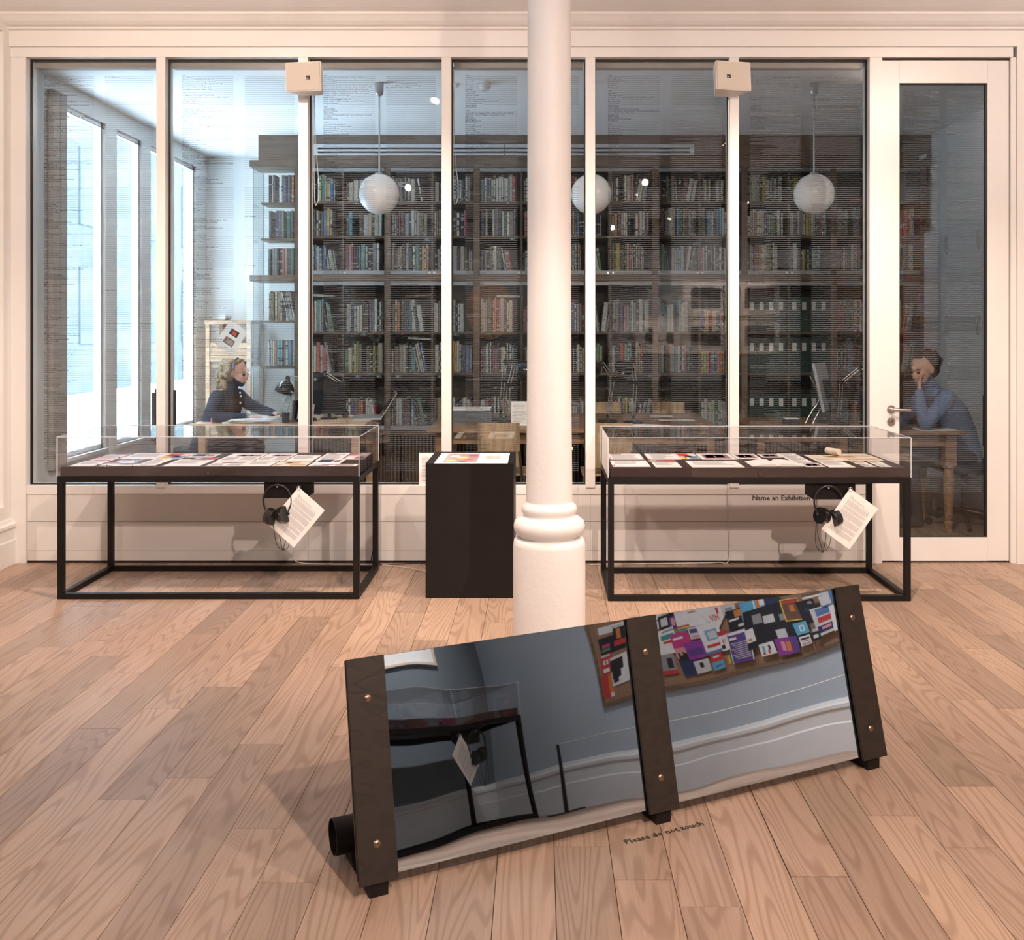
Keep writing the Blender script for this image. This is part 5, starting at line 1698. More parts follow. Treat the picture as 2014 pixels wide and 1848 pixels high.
# ------------------------------------------------------------------ wall cupboards on the library's right wall
for (y0, y1, lab) in ((7.55, 8.16, 'nearest the glazed door'), (8.165, 8.79, 'in the middle of the row'), (8.795, 9.375, 'beside the bookcase end')):
    c = thing('wall_cupboard', 'tall flush white cupboard, ' + lab, 'cupboard', (LX1, (y0+y1)/2, 0), group='flush cupboards')
    h = (y1-y0)/2
    MB().box(-0.001, -h, 0, -0.06, h, 2.44).build('carcass', M['cupboard'], c)
    for (a, b2) in ((0.08, 1.58), (1.585, 2.43)):
        d = MB().box(-0.061, -h+0.002, a, -0.078, h-0.002, b2).build('cupboard_door', M['cupboard'], c)
    for z in (1.48, 2.19):
        MB().tube([(-.079, -h+.035, z), (-.10, -h+.035, z+.004), (-.10, -h+.035, z+.146), (-.079, -h+.035, z+.15)], .007, 8).build('handle', M['chrome'], c, smooth=50)

# ------------------------------------------------------------------ furniture
def table(name, label, x0, x1, y0, y1, zt, m, th=.035, leg=.06, turned=False, panel=False, cat='table'):
    c = Vector(((x0+x1)/2, (y0+y1)/2, 0)); t = thing(name, label, cat, c)
    hx, hy = (x1-x0)/2, (y1-y0)/2
    MB().box(-hx, -hy, zt-th, hx, hy, zt).build('table_top', m, t, bevel=.004)
    i = .06
    for s in (-1, 1): MB().box(-hx+i+leg, s*(hy-i)-.011*s, zt-th-.09, hx-i-leg, s*(hy-i)-.033*s, zt-th).build('apron', m, t)
    for s in (-1, 1): MB().box(s*(hx-i)-.011*s, -hy+i+leg, zt-th-.09, s*(hx-i)-.033*s, hy-i-leg, zt-th).build('apron', m, t)
    for sx in (-1, 1):
        for sy in (-1, 1):
            lx, ly = sx*(hx-i-leg/2), sy*(hy-i-leg/2)
            if turned:
                r = leg/2
                b = MB().box(lx-r, ly-r, .50, lx+r, ly+r, zt-th)
                b.lathe([(r*.9, .50), (r*1.0, .485), (r*.75, .475), (r*.95, .40), (r*.85, .25), (r*.6, .10), (r*.55, .085), (r*.8, .075), (r*.8, .06), (r*.6, .045), (r*.7, .02), (r*.6, 0)][::-1], 18, (lx, ly, 0))
                b.build('leg', m, t, smooth=40)
            else: MB().box(lx-leg/2, ly-leg/2, 0, lx+leg/2, ly+leg/2, zt-th).build('leg', m, t, bevel=.003)
    if panel: MB().box(-hx+.02, -hy+.02, .25, hx-.02, -hy+.04, zt-th).build('front_panel', m, t)
    return t
table('reading_table', 'long oak reading table in the middle of the library', -.86, 1.42, 7.60, 9.05, .752, M['table'], .03)
table('work_desk', 'pale wood work desk where the curly haired person sits', -2.86, -1.42, 8.08, 8.95, .745, M['pine'], .035, cat='desk')
table('computer_desk', 'oak desk with tilted monitor beside the reading table', 1.66, 2.49, 7.75, 8.60, .752, M['table'], .03, cat='desk')
table('turned_leg_table', 'old wooden table with turned legs behind the glazed door', 2.50, 3.17, 7.32, 8.05, .762, M['table'], .026, .085, turned=True)

def ply_chair(x, y, rz, label):
    c = thing('plywood_chair', label, 'chair', (x, y, 0), rz, 'plywood reading chairs')
    MB().box(-.21, -.20, .43, .21, .22, .447).build('seat', M['ply'], c, bevel=.006)
    n = 9; pts = []
    for i in range(n+1): u = i/n*2-1; pts.append((u*.155, -.225+.02*u*u))
    pr = [(x_, y_) for x_, y_ in pts] + [(x_, y_-.012) for x_, y_ in pts[::-1]]
    MB().prism([(x_, y_, .50) for x_, y_ in pr], (0, -.03, .33)).build('backrest', M['ply'], c, smooth=40)
    for sx in (-1, 1):
        MB().tube([(sx*.17, -.20, 0), (sx*.17, -.205, .43), (sx*.15, -.232, .62)], .011, 8).build('leg', M['chrome'], c, smooth=50)
        MB().tube([(sx*.18, .19, 0), (sx*.18, .17, .43)], .011, 8).build('leg', M['chrome'], c, smooth=50)
    return c
p = at(982, 832, 7.42); ply_chair(p.x, 7.55, 0, 'plywood chair drawn up to the reading table behind the lightbox plinth')
p = at(1200, 832, 7.4); ply_chair(p.x, 7.52, 0, 'plywood chair at the reading table beside the white column')
ply_chair(1.22, 9.13, math.pi, 'plywood chair on the bookcase side of the reading table')
ply_chair(.62, 9.13, math.pi, 'plywood chair on the far side of the reading table by the desk lamps')

def office_chair(x, y, rz, label):
    c = thing('office_chair', label, 'chair', (x, y, 0), rz, 'black office chairs')
    MB().box(-.24, -.23, .42, .24, .23, .50).build('seat', M['fabric'], c, bevel=.03, smooth=60)
    MB().box(-.22, -.30, .56, .22, -.23, 1.02).build('backrest', M['fabric'], c, bevel=.03, smooth=60)
    MB().tube(bez([(0, -.10, .40), (0, -.28, .42), (0, -.31, .60)], 6), .02, 10).build('back_bar', M['black'], c, smooth=50)
    MB().cyl((0, 0, .10), (0, 0, .42), .025, 14).build('gas_column', M['black'], c, smooth=50)
    for k in range(5):
        a = R(72*k+20); e = (.28*math.cos(a), .28*math.sin(a))
        f = MB().tube([(0, 0, .11), (e[0], e[1], .075)], .022, 8, r_end=.014).build('base_arm', M['black'], c, smooth=50)
        MB().cyl((e[0]-.012*math.sin(a), e[1]+.012*math.cos(a), .028), (e[0]+.012*math.sin(a), e[1]-.012*math.cos(a), .028), .028, 14).build('caster', M['black'], f, smooth=50)
    return c
office_chair(3.31, 7.72, R(90), 'black office chair behind the person in the blue jumper')
office_chair(-2.93, 8.45, R(-90), 'black office chair of the curly haired person at the pale desk')

def rod(mb, p, q, r): mb.tube([p, q], r, 8)
def desk_lamp(base, elbow, head, sdir, label, clamp=False):
    """articulated lamp: points in world space, base stands on the desk"""
    base, elbow, head = Vector(base), Vector(elbow), Vector(head); sdir = Vector(sdir).normalized()
    t = thing('desk_lamp', label, 'desk lamp', base, group='black articulated desk lamps')
    e, h = elbow-base, head-base
    if clamp: MB().box(-.025, -.03, 0, .025, .03, .045).build('base', M['blackgl'], t, bevel=.004)
    else: MB().lathe([(.085, 0), (.085, .012), (.07, .022), (.014, .028), (.012, .05)], 28).build('base', M['blackgl'], t, smooth=40)
    s = Vector((0, .011, 0)); z0 = Vector((0, 0, .05))
    b = MB(); d = Vector((.012, 0, 0)) if abs((e-z0).normalized().x) < .9 else Vector((0, 0, .012))
    rod(b, z0+d, e+d, .0042); rod(b, z0-d, e-d, .0042); b.build('lower_arm', M['chrome'], t, smooth=50)
    b = MB(); d2 = Vector((0, 0, .012)) if abs((h-e).normalized().x) > .7 else Vector((.012, 0, 0))
    rod(b, e+d2, h+d2, .0042); rod(b, e-d2, h-d2, .0042); b.build('upper_arm', M['chrome'], t, smooth=50)
    b = MB(); b.cyl(z0-s, z0+s, .016, 12); b.build('base_joint', M['blackgl'], t, smooth=50)
    b = MB(); b.cyl(e-s*1.2, e+s*1.2, .020, 12); b.build('elbow_joint', M['blackgl'], t, smooth=50)
    b = MB(); b.cyl(h-s*1.2, h+s*1.2, .016, 12); b.build('head_joint', M['blackgl'], t, smooth=50)
    pts = []; a = z0 + (e-z0)*.12; c = z0 + (e-z0)*.42
    b = MB(); b.tube([a + Vector((0, .014, 0)), c + Vector((0, .014, 0))], .006, 8); b.build('spring', M['chrome'], t, smooth=50)
    # dome shade, open along sdir
    T = frame_mat(h + sdir*.015 + Vector((0, 0, -.01)), sdir.cross(Vector((0.3, 1, 0.2))), sdir)
    b = MB().at(T); prof = [(.018, -.03), (.022, 0), (.032, .012), (.060, .035), (.078, .068), (.084, .105), (.080, .105), (.073, .068), (.055, .037), (.028, .016)]
    b.lathe(prof, 26, caps=False); b.build('shade', M['blackgl'], t, smooth=50)
    MB().at(T).ball((0, 0, .06), .026).build('bulb', M['opal'], t, smooth=70)
    return t
ZT2 = .752
def on(px, D, z): 
    s = 1950/D; return ((px-1060)/s, D, z)
desk_lamp(on(996, 8.05, ZT2), at(1001, 757, 8.05), at(1012, 714, 8.05), (.85, 0, -.5), 'black desk lamp on the reading table, shade toward the white column')
desk_lamp(on(985, 8.35, ZT2), at(990, 748, 8.35), at(994, 709, 8.35), (.7, .5, -.5), 'black desk lamp with folded arms beside the grey box')
desk_lamp(on(1195, 8.20, ZT2), at(1206, 745, 8.2), at(1184, 712, 8.2), (-.8, 0, -.5), 'black desk lamp leaning toward the white column from the right')
desk_lamp(on(1246, 8.10, ZT2), at(1250, 752, 8.1), at(1242, 708, 8.1), (-.65, -.2, -.6), 'black desk lamp with round shade beside the spread magazines')
desk_lamp(on(1650, 7.95, ZT2), at(1655, 752, 7.95), at(1692, 722, 7.95), (.75, .1, -.55), 'black desk lamp over the computer desk')
desk_lamp(on(604, 8.40, .745), at(600, 745, 8.4), at(566, 742, 8.4), (-.30, .12, -.95), 'black desk lamp over the silver laptop on the pale desk')
desk_lamp(on(680, 8.70, .745), at(675, 756, 8.7), at(640, 733, 8.7), (-.8, 0, -.55), 'black desk lamp above the dark monitor', True)

def paper(px, py, D, w, d, label, rz=0., z=None, m=None, cat='paper', n=1):
    p = on(px, D, ZT2 if z is None else z)
    o = MB().box(-w/2, -d/2, 0, w/2, d/2, .0015*n).build('loose_paper', m or M['paper'], loc=p); o.rotation_euler.z = rz
    tag(o, label, cat); return o
paper(925, 818, 8.3, .28, .2, 'white sheet lying before the grey box on the reading table', .1, .753)
paper(1300, 811, 8.72, .20, .16, 'white sheet on the far side of the reading table', -.1, .753)
paper(1330, 823, 8.35, .30, .14, 'white sheet on the reading table beside the spread magazines', .05, .753)
for i in range(4):
    o = paper(1246+14*i, 828, 7.86-.02*i, .13, .20, 'glossy magazine fanned out on the reading table, number %s of four from the lamp' % ['first', 'second', 'third', 'last'][i], .5+.15*i, .753+.002*i, n=2, cat='magazine')
bx = thing('archive_box', 'slate grey archive box with pale lid on the reading table', 'box', on(926, 8.25, ZT2))
MB().box(-.18, -.14, 0, .18, .14, .10).build('box_body', M['grey'], bx, bevel=.002); MB().box(-.17, -.13, .10, .17, .13, .112).build('lid', M['paper'], bx)
tn = thing('tent_sign', 'white printed tent sign standing on the reading table beside the column', 'sign', on(1024, 7.92, ZT2))
MB().prism([(-.075, -.03, 0), (-.075, -.027, .0), (-.075, .003, .19), (-.075, 0, .19)], (.15, 0, 0)).build('front_leaf', M['paper'], tn)
MB().prism([(-.075, .033, 0), (-.075, .03, 0), (-.075, .0, .188), (-.075, .003, .188)], (.15, 0, 0)).build('back_leaf', M['paper'], tn)
b = MB()
for j in range(14): z = .17-j*.0115; b.box(-.065, -.0315+(z/.19)*.03, z-.0012, .06-rnd.uniform(0, .05), -.0305+(z/.19)*.03, z+.0012)
b.build('printed_text', M['greyink'], tn, kind='stuff')

def slab(name, label, cat, M4, w, h, t, m1, m2=None, loc=None):
    """screen slab in its own frame"""
    o = thing(name, label, cat, loc)
    MB().at(M4).box(-w/2, 0, -t/2, w/2, h, t/2).build('casing', m1, o, bevel=.003)
    if m2: MB().at(M4).box(-w/2+.012, .012, t/2, w/2-.012, h-.012, t/2+.002).build('screen', m2, o)
    return o
# silver laptop in side view, hinge toward the person
def laptop(loc, yaw, open_a, label, size=.34):
    o = thing('laptop', label, 'laptop', loc, yaw, 'silver laptops')
    MB().box(-size/2, -.12, 0, size/2, .12, .016).build('keyboard_base', M['silver'], o, bevel=.003)
    T = Matrix.Translation((0, .118, .016)) @ Matrix.Rotation(open_a, 4, 'X')
    s = MB().at(T).box(-size/2, 0, -.004, size/2, .25, .004).build('screen_lid', M['silver'], o, bevel=.002)
    MB().at(T).box(-size/2+.012, .012, .004, size/2-.012, .238, .005).build('screen', M['screen'], s)
    return o
laptop(on(526, 8.30, .745), R(-70), R(72), 'silver laptop edge on in front of the curly haired person')
laptop(on(722, 8.62, .745), R(-80), R(58), 'silver laptop leaning open at the end of the pale desk', .40)
mn = thing('monitor', 'dark monitor facing away at the end of the pale desk', 'monitor', on(647, 8.55, .745))
MB().box(-.145, -.02, .045, .145, .02, .32).build('casing', M['black'], mn, bevel=.006); MB().box(-.06, -.06, 0, .06, .06, .012).build('foot', M['black'], mn); MB().cyl((0, .02, .01), (0, .02, .10), .015, 10).build('neck', M['black'], mn)
MB().box(-.13, -.022, .08, -.02, -.0201, .25).build('screen', M['screen'], mn)
# tilted silver monitor on tubular arms
mt = thing('monitor', 'large grey monitor seen from behind on tubular arms over the computer desk', 'monitor', on(1640, 8.12, ZT2))
T = Matrix.Translation((-.04, 0, .10)) @ Matrix.Rotation(R(62), 4, 'Z') @ Matrix.Rotation(R(78), 4, 'X')
MB().at(T).box(-.21, 0, -.012, .21, .40, .012).build('casing', M['silver'], mt, bevel=.006); MB().lathe([(.10, 0), (.10, .012), (.018, .02), (.015, .16)], 24, (-.04, .0, 0)).build('foot', M['black'], mt, smooth=40)
MB().at(T).box(-.20, .01, -.016, .20, .39, -.012).build('screen', M['screen'], mt)
MB().at(T).box(-.07, .10, .012, .07, .26, .05).build('rear_housing', M['black'], mt, bevel=.004)
for k in (-.03, .03):
    MB().tube(bez([(-.22+k, -.06, .0), (-.16+k, -.04, .10), (-.10+k, -.03, .19), (-.13+k, -.03, .30), (-.17+k, -.02, .385)], 8), .008, 10).build('support_tube', M['chrome'], mt, smooth=50)
md = thing('monitor', 'dark blue black monitor by the jamb on the computer desk', 'monitor', (2.645, 7.90, .762))
T = Matrix.Translation((0, 0, .03)) @ Matrix.Rotation(R(35), 4, 'Z') @ Matrix.Rotation(R(84), 4, 'X')
MB().at(T).box(-.13, 0, -.015, .13, .29, .015).build('casing', M['black'], md, bevel=.006); MB().at(T).box(-.135, .015, .015, .135, .275, .017).build('screen', M['screen'], md); MB().lathe([(.09, 0), (.09, .01), (.02, .02), (.02, .06)], 20).build('foot', M['black'], md, smooth=40)
tr = thing('book_tray', 'black tray of small items on the computer desk', 'tray', on(1556, 8.0, ZT2)); MB().box(-.06, -.05, 0, .06, .05, .045).build('tray_body', M['black'], tr, bevel=.003); MB().box(-.055, -.045, .045, .055, .045, .05).build('papers', M['paper'], tr)
bo = thing('tape_box', 'small white carton at the jamb end of the computer desk', 'box', (2.60, 7.55, .775)); MB().box(-.04, -.03, 0, .04, .03, .03).build('carton', M['paper'], bo, bevel=.002)
# papers and objects on the pale desk
for k in range(7):
    o = MB().box(-.19+.01*k, -.13, 0, .19-.006*k, .13, .0045).build('paper_pile_sheet', M['paper'], loc=(on(494, 8.26, 0)[0]+rnd.uniform(-.03, .03), 8.26+rnd.uniform(-.02, .02), .7455+.0047*k)); o.rotation_euler.z = rnd.uniform(-.25, .25)
    tag(o, 'sheaf of papers in the pile before the laptop on the pale desk', 'papers', 'papers piled on the pale desk')
mg2 = MB().lathe([(.028, 0), (.03, .01), (.032, .085), (.029, .085), (.027, .012)], 20, caps=False).build('pen_pot', M['black'], loc=on(562, 8.18, .745), smooth=40); tag(mg2, 'black pen pot behind the silver laptop', 'pot')
for k in range(4):
    o = MB().box(-.11, -.006, 0, .11, .006, .16).build('file_folder', [M['silver'], M['black'], M['silver'], M['cream']][k], loc=(on(585, 8.25, 0)[0]+.028*k-.02, 8.3, .748)); o.rotation_euler = (0, R(14), R(78)); tag(o, '%s folder standing in the rack beside the second mullion' % ['silver', 'black', 'grey outer', 'cream'][k], 'folder', 'folders in the desk rack')
pn = MB().cyl((0, 0, 0), (0, 0, .045), .006, 10).build('pink_highlighter', flat('pink', PAL['pink']), loc=on(416, 8.12, .745), smooth=50); tag(pn, 'small pink capped pen standing on the pale desk', 'pen')
# plan chest against the back wall
pc = thing('plan_chest', 'pale wooden plan chest with drawers behind the curly haired person', 'chest', (-3.17, 10.35, 0))
hx, hy = .21, .22
for sx in (-1, 1):
    for sy in (-1, 1): MB().box(sx*hx-.02, sy*hy-.02, 0, sx*hx+.02, sy*hy+.02, 1.57).build('post', M['pine'], pc)
MB().box(-hx-.03, -hy-.03, 1.57, hx+.03, hy+.03, 1.61).build('top', M['pine'], pc, bevel=.004)
for z in (1.19, 1.255, 1.32):
    dr = MB().box(-hx+.022, -hy-.012, z, hx-.022, hy-.03, z+.060).build('drawer', M['pine'], pc, bevel=.002)
    MB().cyl((0, -hy-.03, z+.03), (0, -hy-.012, z+.03), .008, 10).build('knob', M['pine'], dr, smooth=50)
for z in (.35, .75, 1.13): MB().box(-hx+.02, -hy+.0, z, hx-.02, hy, z+.022).build('shelf', M['pine'], pc)
MB().box(-hx+.02, hy-.012, .37, hx-.02, hy-.004, 1.13).build('back_panel', M['cupboard'], pc)
tu = MB().cyl((0, -.1, 0), (0, .1, 0), .032, 20).build('poster_tube', M['paper'], loc=(-3.26, 10.32, 1.643), smooth=50); tag(tu, 'white cardboard tube lying on the plan chest', 'tube')
# sheet taped to the glass
ts = thing('taped_sheet', 'white printed sheet with two pictures taped askew to the glazing', 'sheet', at(455, 664, 6.502))
T = Matrix.Rotation(R(33), 4, 'Y') @ Matrix(((1, 0, 0, 0), (0, 0, -1, 0), (0, 1, 0, 0), (0, 0, 0, 1)))
MB().at(T).box(-.072, -.092, -.001, .072, .092, 0).build('page', M['thinpaper'], ts)
MB().at(T).box(-.030, .015, 0, .030, .055, .0005).build('picture', P('dark'), ts); MB().at(T).box(-.012, .022, .0005, .016, .044, .0008).build('picture', P('red'), ts)
MB().at(T).box(-.034, -.052, 0, .036, -.008, .0005).build('picture', P('brown'), ts); MB().at(T).box(-.02, -.045, .0005, .03, -.015, .0008).build('picture', P('grey'), ts)
# shutter leaves at the first library window
for (y, lab) in ((7.20, 'outer'), (7.31, 'inner')):
    s = MB().box(-.018, -.05, 0, .018, .05, 2.75).build('window_shutter', M['blind'], loc=(LX0+.03, y, .50)); tag(s, '%s grey beige folded shutter leaf beside the library window' % lab, 'shutter', 'folded shutter leaves')
# things on the library floor behind the door
o = thing('black_bag', 'dark bag on the floor under the turned leg table', 'bag', (2.60, 8.62, 0)); MB().ring_loft([[(-.16, -.09, 0), (.16, -.09, 0), (.16, .09, 0), (-.16, .09, 0)], [(-.18, -.10, .1), (.18, -.10, .1), (.18, .10, .1), (-.18, .10, .1)], [(-.13, -.05, .24), (.13, -.05, .24), (.13, .05, .24), (-.13, .05, .24)]]).build('bag_body', M['fabric'], o, bevel=.02, smooth=60)
MB().tube(bez([(-.08, 0, .23), (-.05, 0, .36), (.05, 0, .36), (.08, 0, .23)], 6), .010, 8).build('bag_handle', M['fabric'], o, smooth=50)
o = thing('storage_carton', 'grey carton on the floor beside the office chair behind the door', 'box', (3.42, 8.5, 0)); MB().box(-.14, -.16, 0, .14, .16, .26).build('carton_body', M['silver'], o, bevel=.004); MB().box(-.11, -.12, .26, .09, .10, .275).build('papers', M['paper'], o)
o = thing('lamp_stand', 'thin black stand with round foot under the turned leg table', 'stand', (2.79, 8.25, 0.0)); MB().lathe([(.13, 0), (.13, .012), (.02, .02), (.012, .03)], 28).build('foot', M['black'], o, smooth=40); MB().cyl((0, 0, .02), (0, 0, .62), .012, 10).build('pole', M['black'], o, smooth=50)
o = thing('open_folder', 'dark folder lying on the turned leg table', 'folder', (2.66, 7.55, .763)); MB().box(-.15, -.10, 0, .15, .10, .012).build('cover', M['black'], o, bevel=.002)
o = MB().box(-.14, -.10, 0, .14, .10, .003).build('loose_paper', M['paper'], loc=(2.98, 7.46, .763)); tag(o, 'pale sheet under the elbow of the person in the blue jumper', 'paper')
for k in range(5):
    o = bpy.data.objects.new('book', BMESH[['charcoal', 'red', 'black', 'white', 'tan'][k]]); link(o)
    if k < 3: o.matrix_world = Matrix.Translation((2.93, 7.87, .763+.033*k)) @ Matrix.Diagonal((.22, .15, .032, 1)); lab = '%s book lying in the stack on the turned leg table' % ['charcoal', 'red', 'black'][k]
    else: o.matrix_world = Matrix.Translation((3.07+.045*(k-3), 7.88, .763)) @ Matrix.Diagonal((.035, .15, .20, 1)); lab = '%s book standing beside the stack on the turned leg table' % ['white', 'tan'][k-3]
    tag(o, lab, 'book')
# ------------------------------------------------------------------ people
def fuse(name, prims, mats, parent, voxel=.009, smooth_it=4):
    """prims: (kind, data, material). Overlapping lofts are fused into ONE continuous surface, then coloured by the nearest loft"""
    mb = MB(); samp = []
    for k, d, m in prims:
        if k == 'limb':      # list of (point, radius)
            pts = [Vector(p) for p, r in d]; rad = [r for p, r in d]; rings = []; n = 14; prev = None
            for i, p in enumerate(pts):
                t = (pts[min(i+1, len(pts)-1)]-pts[max(0, i-1)]).normalized()
                a = t.cross(Vector((0, 0, 1))) if prev is None else prev - t*prev.dot(t)
                if a.length < 1e-3: a = t.cross(Vector((1, 0, 0)))
                a.normalize(); prev = a; b = t.cross(a)
                rings.append([p + (a*math.cos(2*math.pi*j/n)+b*math.sin(2*math.pi*j/n))*rad[i] for j in range(n)])
            mb.ring_loft(rings)
            for e in (0, -1): mb.ball(pts[e], rad[e]*.99, nu=12, nv=8)
            for i in range(len(pts)-1):
                for q in range(6): u = q/5; samp.append((pts[i].lerp(pts[i+1], u), rad[i]+(rad[i+1]-rad[i])*u, m))
        elif k == 'ball':
            c, r, sc = d; mb.ball(c, r, nu=18, nv=12, sc=sc); samp.append((Vector(c), r*sum(sc)/3, m))
        elif k == 'loft':    # rings: (centre, rx, ry, yaw)
            rings = []; n = 20
            for (c, rx, ry, yaw) in d:
                rings.append([Vector(c)+Vector((rx*math.cos(2*math.pi*j/n)*math.cos(yaw)-ry*math.sin(2*math.pi*j/n)*math.sin(yaw), rx*math.cos(2*math.pi*j/n)*math.sin(yaw)+ry*math.sin(2*math.pi*j/n)*math.cos(yaw), 0)) for j in range(n)])
            mb.ring_loft(rings)
            for i in range(len(d)-1):
                for q in range(5): u = q/4; samp.append((Vector(d[i][0]).lerp(Vector(d[i+1][0]), u), (d[i][1]+d[i][2])/2, m))
    o = mb.build(name, mats, None)
    rm = o.modifiers.new('remesh', 'REMESH'); rm.mode = 'VOXEL'; rm.voxel_size = voxel
    sm = o.modifiers.new('smooth', 'SMOOTH'); sm.factor = .5; sm.iterations = smooth_it
    dg = bpy.context.evaluated_depsgraph_get(); me = bpy.data.meshes.new_from_object(o.evaluated_get(dg))
    bpy.data.objects.remove(o)
    me.materials.clear()
    for x in mats: me.materials.append(x)
    idx = []
    for p in me.polygons:
        c = p.center; best = 1e9; bi = 0
        for (s, r, m) in samp:
            dd = (c-s).length - r
            if dd < best: best = dd; bi = m
        idx.append(bi)
    me.polygons.foreach_set('material_index', idx)
    me.polygons.foreach_set('use_smooth', [True]*len(me.polygons))
    o = bpy.data.objects.new(name, me); link(o, parent)
    return o
M['skin'] = mat('skin', (.60, .38, .29), .5, var=.05, scale=20)
M['blond'] = mat('curly_blond_hair', (.34, .24, .13), .55, var=.35, scale=60, bump=.6, bscale=120)
M['brownhair'] = mat('short_brown_hair', (.032, .018, .012), .5, var=.3, scale=80, bump=.6, bscale=160)
M['denim'] = mat('navy_shirt', (.022, .030, .060), .8, var=.15, scale=25)
M['umber'] = mat('dark_brown_pinafore', (.055, .032, .022), .8, var=.1, scale=25)
M['jumper'] = mat('blue_wool_jumper', (.13, .20, .34), .85, var=.08, scale=40, bump=.3, bscale=200)
M['trouser'] = mat('dark_trousers', (.02, .022, .028), .8, var=.1)
M['eye'] = mat('dark_eye', (.02, .015, .012), .2)
def hand(prims, wrist, fwd, up, side, m, curl=.35, s=1.0):
    """palm and five separate tapering fingers; fwd = finger direction, up = back of the hand, side = toward the thumb"""
    w, f, u, t = Vector(wrist), Vector(fwd).normalized(), Vector(up).normalized(), Vector(side).normalized()
    pc = w + f*.045*s
    for k in (-1, 0, 1): prims.append(('limb', [(w + t*.012*k*s, .016*s), (pc + t*.024*k*s, .014*s), (w + f*.085*s + t*.027*k*s, .011*s)], m))
    for i, L in enumerate((.068, .078, .072, .056)):
        b0 = w + f*.085*s + t*(.031-.0205*i)*s; k1 = b0 + (f*math.cos(curl) - u*math.sin(curl))*L*.5*s; k2 = k1 + (f*math.cos(curl*2.2) - u*math.sin(curl*2.2))*L*.5*s
        prims.append(('limb', [(b0, .0092*s), (k1, .0085*s), (k2, .0072*s)], m))
    b0 = w + f*.03*s + t*.03*s; k1 = b0 + (f*.6+t*.7-u*.2).normalized()*.035*s; k2 = k1 + (f*.85+t*.25-u*.3).normalized()*.03*s
    prims.append(('limb', [(w + f*.015*s + t*.018*s, .013*s), (b0, .012*s), (k1, .0105*s), (k2, .008*s)], m))
def head(prims, c, fw, m, s=1.0):
    """c = centre of the skull, fw = facing"""
    c, f = Vector(c), Vector(fw).normalized(); up = Vector((0, 0, 1)); sd = f.cross(up).normalized(); up = sd.cross(f).normalized()
    B = lambda d, r, sc=(1, 1, 1): prims.append(('ball', (c + f*d[0]*s + sd*d[1]*s + up*d[2]*s, r*s, sc), m))
    B((-.012, 0, .028), .088, (1.02, .98, 1.0)); B((.030, 0, -.03), .066, (1, 1, 1.15)); B((.060, 0, -.078), .030); B((.045, .028, -.062), .032); B((.045, -.028, -.062), .032)
    B((.078, 0, .040), .026); B((.062, .032, -.012), .026); B((.062, -.032, -.012), .026)
    p = lambda d: c + f*d[0]*s + sd*d[1]*s + up*d[2]*s
    prims.append(('limb', [(p((.086, 0, .018)), .008*s), (p((.104, 0, -.012)), .011*s), (p((.108, 0, -.024)), .012*s), (p((.092, 0, -.034)), .011*s)], m))
    prims.append(('limb', [(p((.088, -.014, -.058)), .006*s), (p((.094, 0, -.057)), .007*s), (p((.088, .014, -.058)), .006*s)], m))
    for q in (-1, 1): B((-.005, q*.082, -.005), .022, (.6, .5, 1.1))
    return p
def face_bits(parent, p, lip):
    for q in (-1, 1): MB().ball(p((.0835, q*.032, .008)), .0115, sc=(1, 1, .8)).build('eye', M['eye'], parent, smooth=70)
    MB().tube([p((.093, -.020, -.060)), p((.0995, 0, -.0595)), p((.093, .020, -.060))], .0035, 6).build('mouth', lip, parent, smooth=60)
    for q in (-1, 1): MB().tube([p((.088, q*.018, .030)), p((.086, q*.034, .034)), p((.074, q*.050, .028))], .003, 6).build('eyebrow', M['brownhair'], parent, smooth=60)
M['lip'] = mat('lips', (.36, .12, .11), .4)

# --- curly haired person typing at the pale desk (faces +x)
wp = thing('person', 'person with curly blond hair and navy shirt leaning over a laptop at the pale desk', 'person', (-2.80, 8.42, 0))
o0 = Vector((-2.80, 8.42, 0)); L_ = lambda x, y, z: Vector((x, y, z)) - o0
pr = []
sk, nv, um, tr_ = 0, 1, 2, 3
pr.append(('loft', [(L_(-2.82, 8.44, .47), .15, .19, 0), (L_(-2.81, 8.44, .56), .145, .19, 0), (L_(-2.76, 8.43, .70), .125, .165, 0), (L_(-2.70, 8.43, .84), .125, .18, 0), (L_(-2.655, 8.43, .94), .11, .19, 0), (L_(-2.63, 8.43, 1.00), .07, .12, 0)], nv))
pr.append(('loft', [(L_(-2.72, 8.42, .62), .11, .13, 0), (L_(-2.64, 8.41, .80), .10, .14, 0), (L_(-2.585, 8.41, .93), .08, .13, 0)], um))
pr.append(('limb', [(L_(-2.63, 8.43, .98), .055), (L_(-2.60, 8.43, 1.05), .048), (L_(-2.585, 8.43, 1.09), .046)], sk))
hp = head(pr, L_(-2.565, 8.42, 1.145), (.95, -.22, -.22), sk, .98)
# near arm folded over the desk, far arm stretched to the keyboard
pr.append(('limb', [(L_(-2.68, 8.255, .955), .062), (L_(-2.71, 8.20, .85), .052), (L_(-2.66, 8.19, .795), .046)], nv)); pr.append(('limb', [(L_(-2.66, 8.19, .795), .046), (L_(-2.55, 8.22, .788), .040), (L_(-2.44, 8.27, .785), .034)], nv))
pr.append(('limb', [(L_(-2.60, 8.58, .95), .060), (L_(-2.50, 8.55, .87), .052), (L_(-2.40, 8.50, .835), .045)], nv)); pr.append(('limb', [(L_(-2.40, 8.50, .835), .045), (L_(-2.32, 8.46, .82), .038), (L_(-2.26, 8.42, .808), .032)], nv))
hand(pr, L_(-2.43, 8.275, .785), (.95, .25, 0), (0, 0, 1), (-.2, .95, 0), sk, .25, .95); hand(pr, L_(-2.255, 8.42, .808), (.95, -.25, -.05), (0, 0, 1), (-.25, -.95, 0), sk, .3, .95)
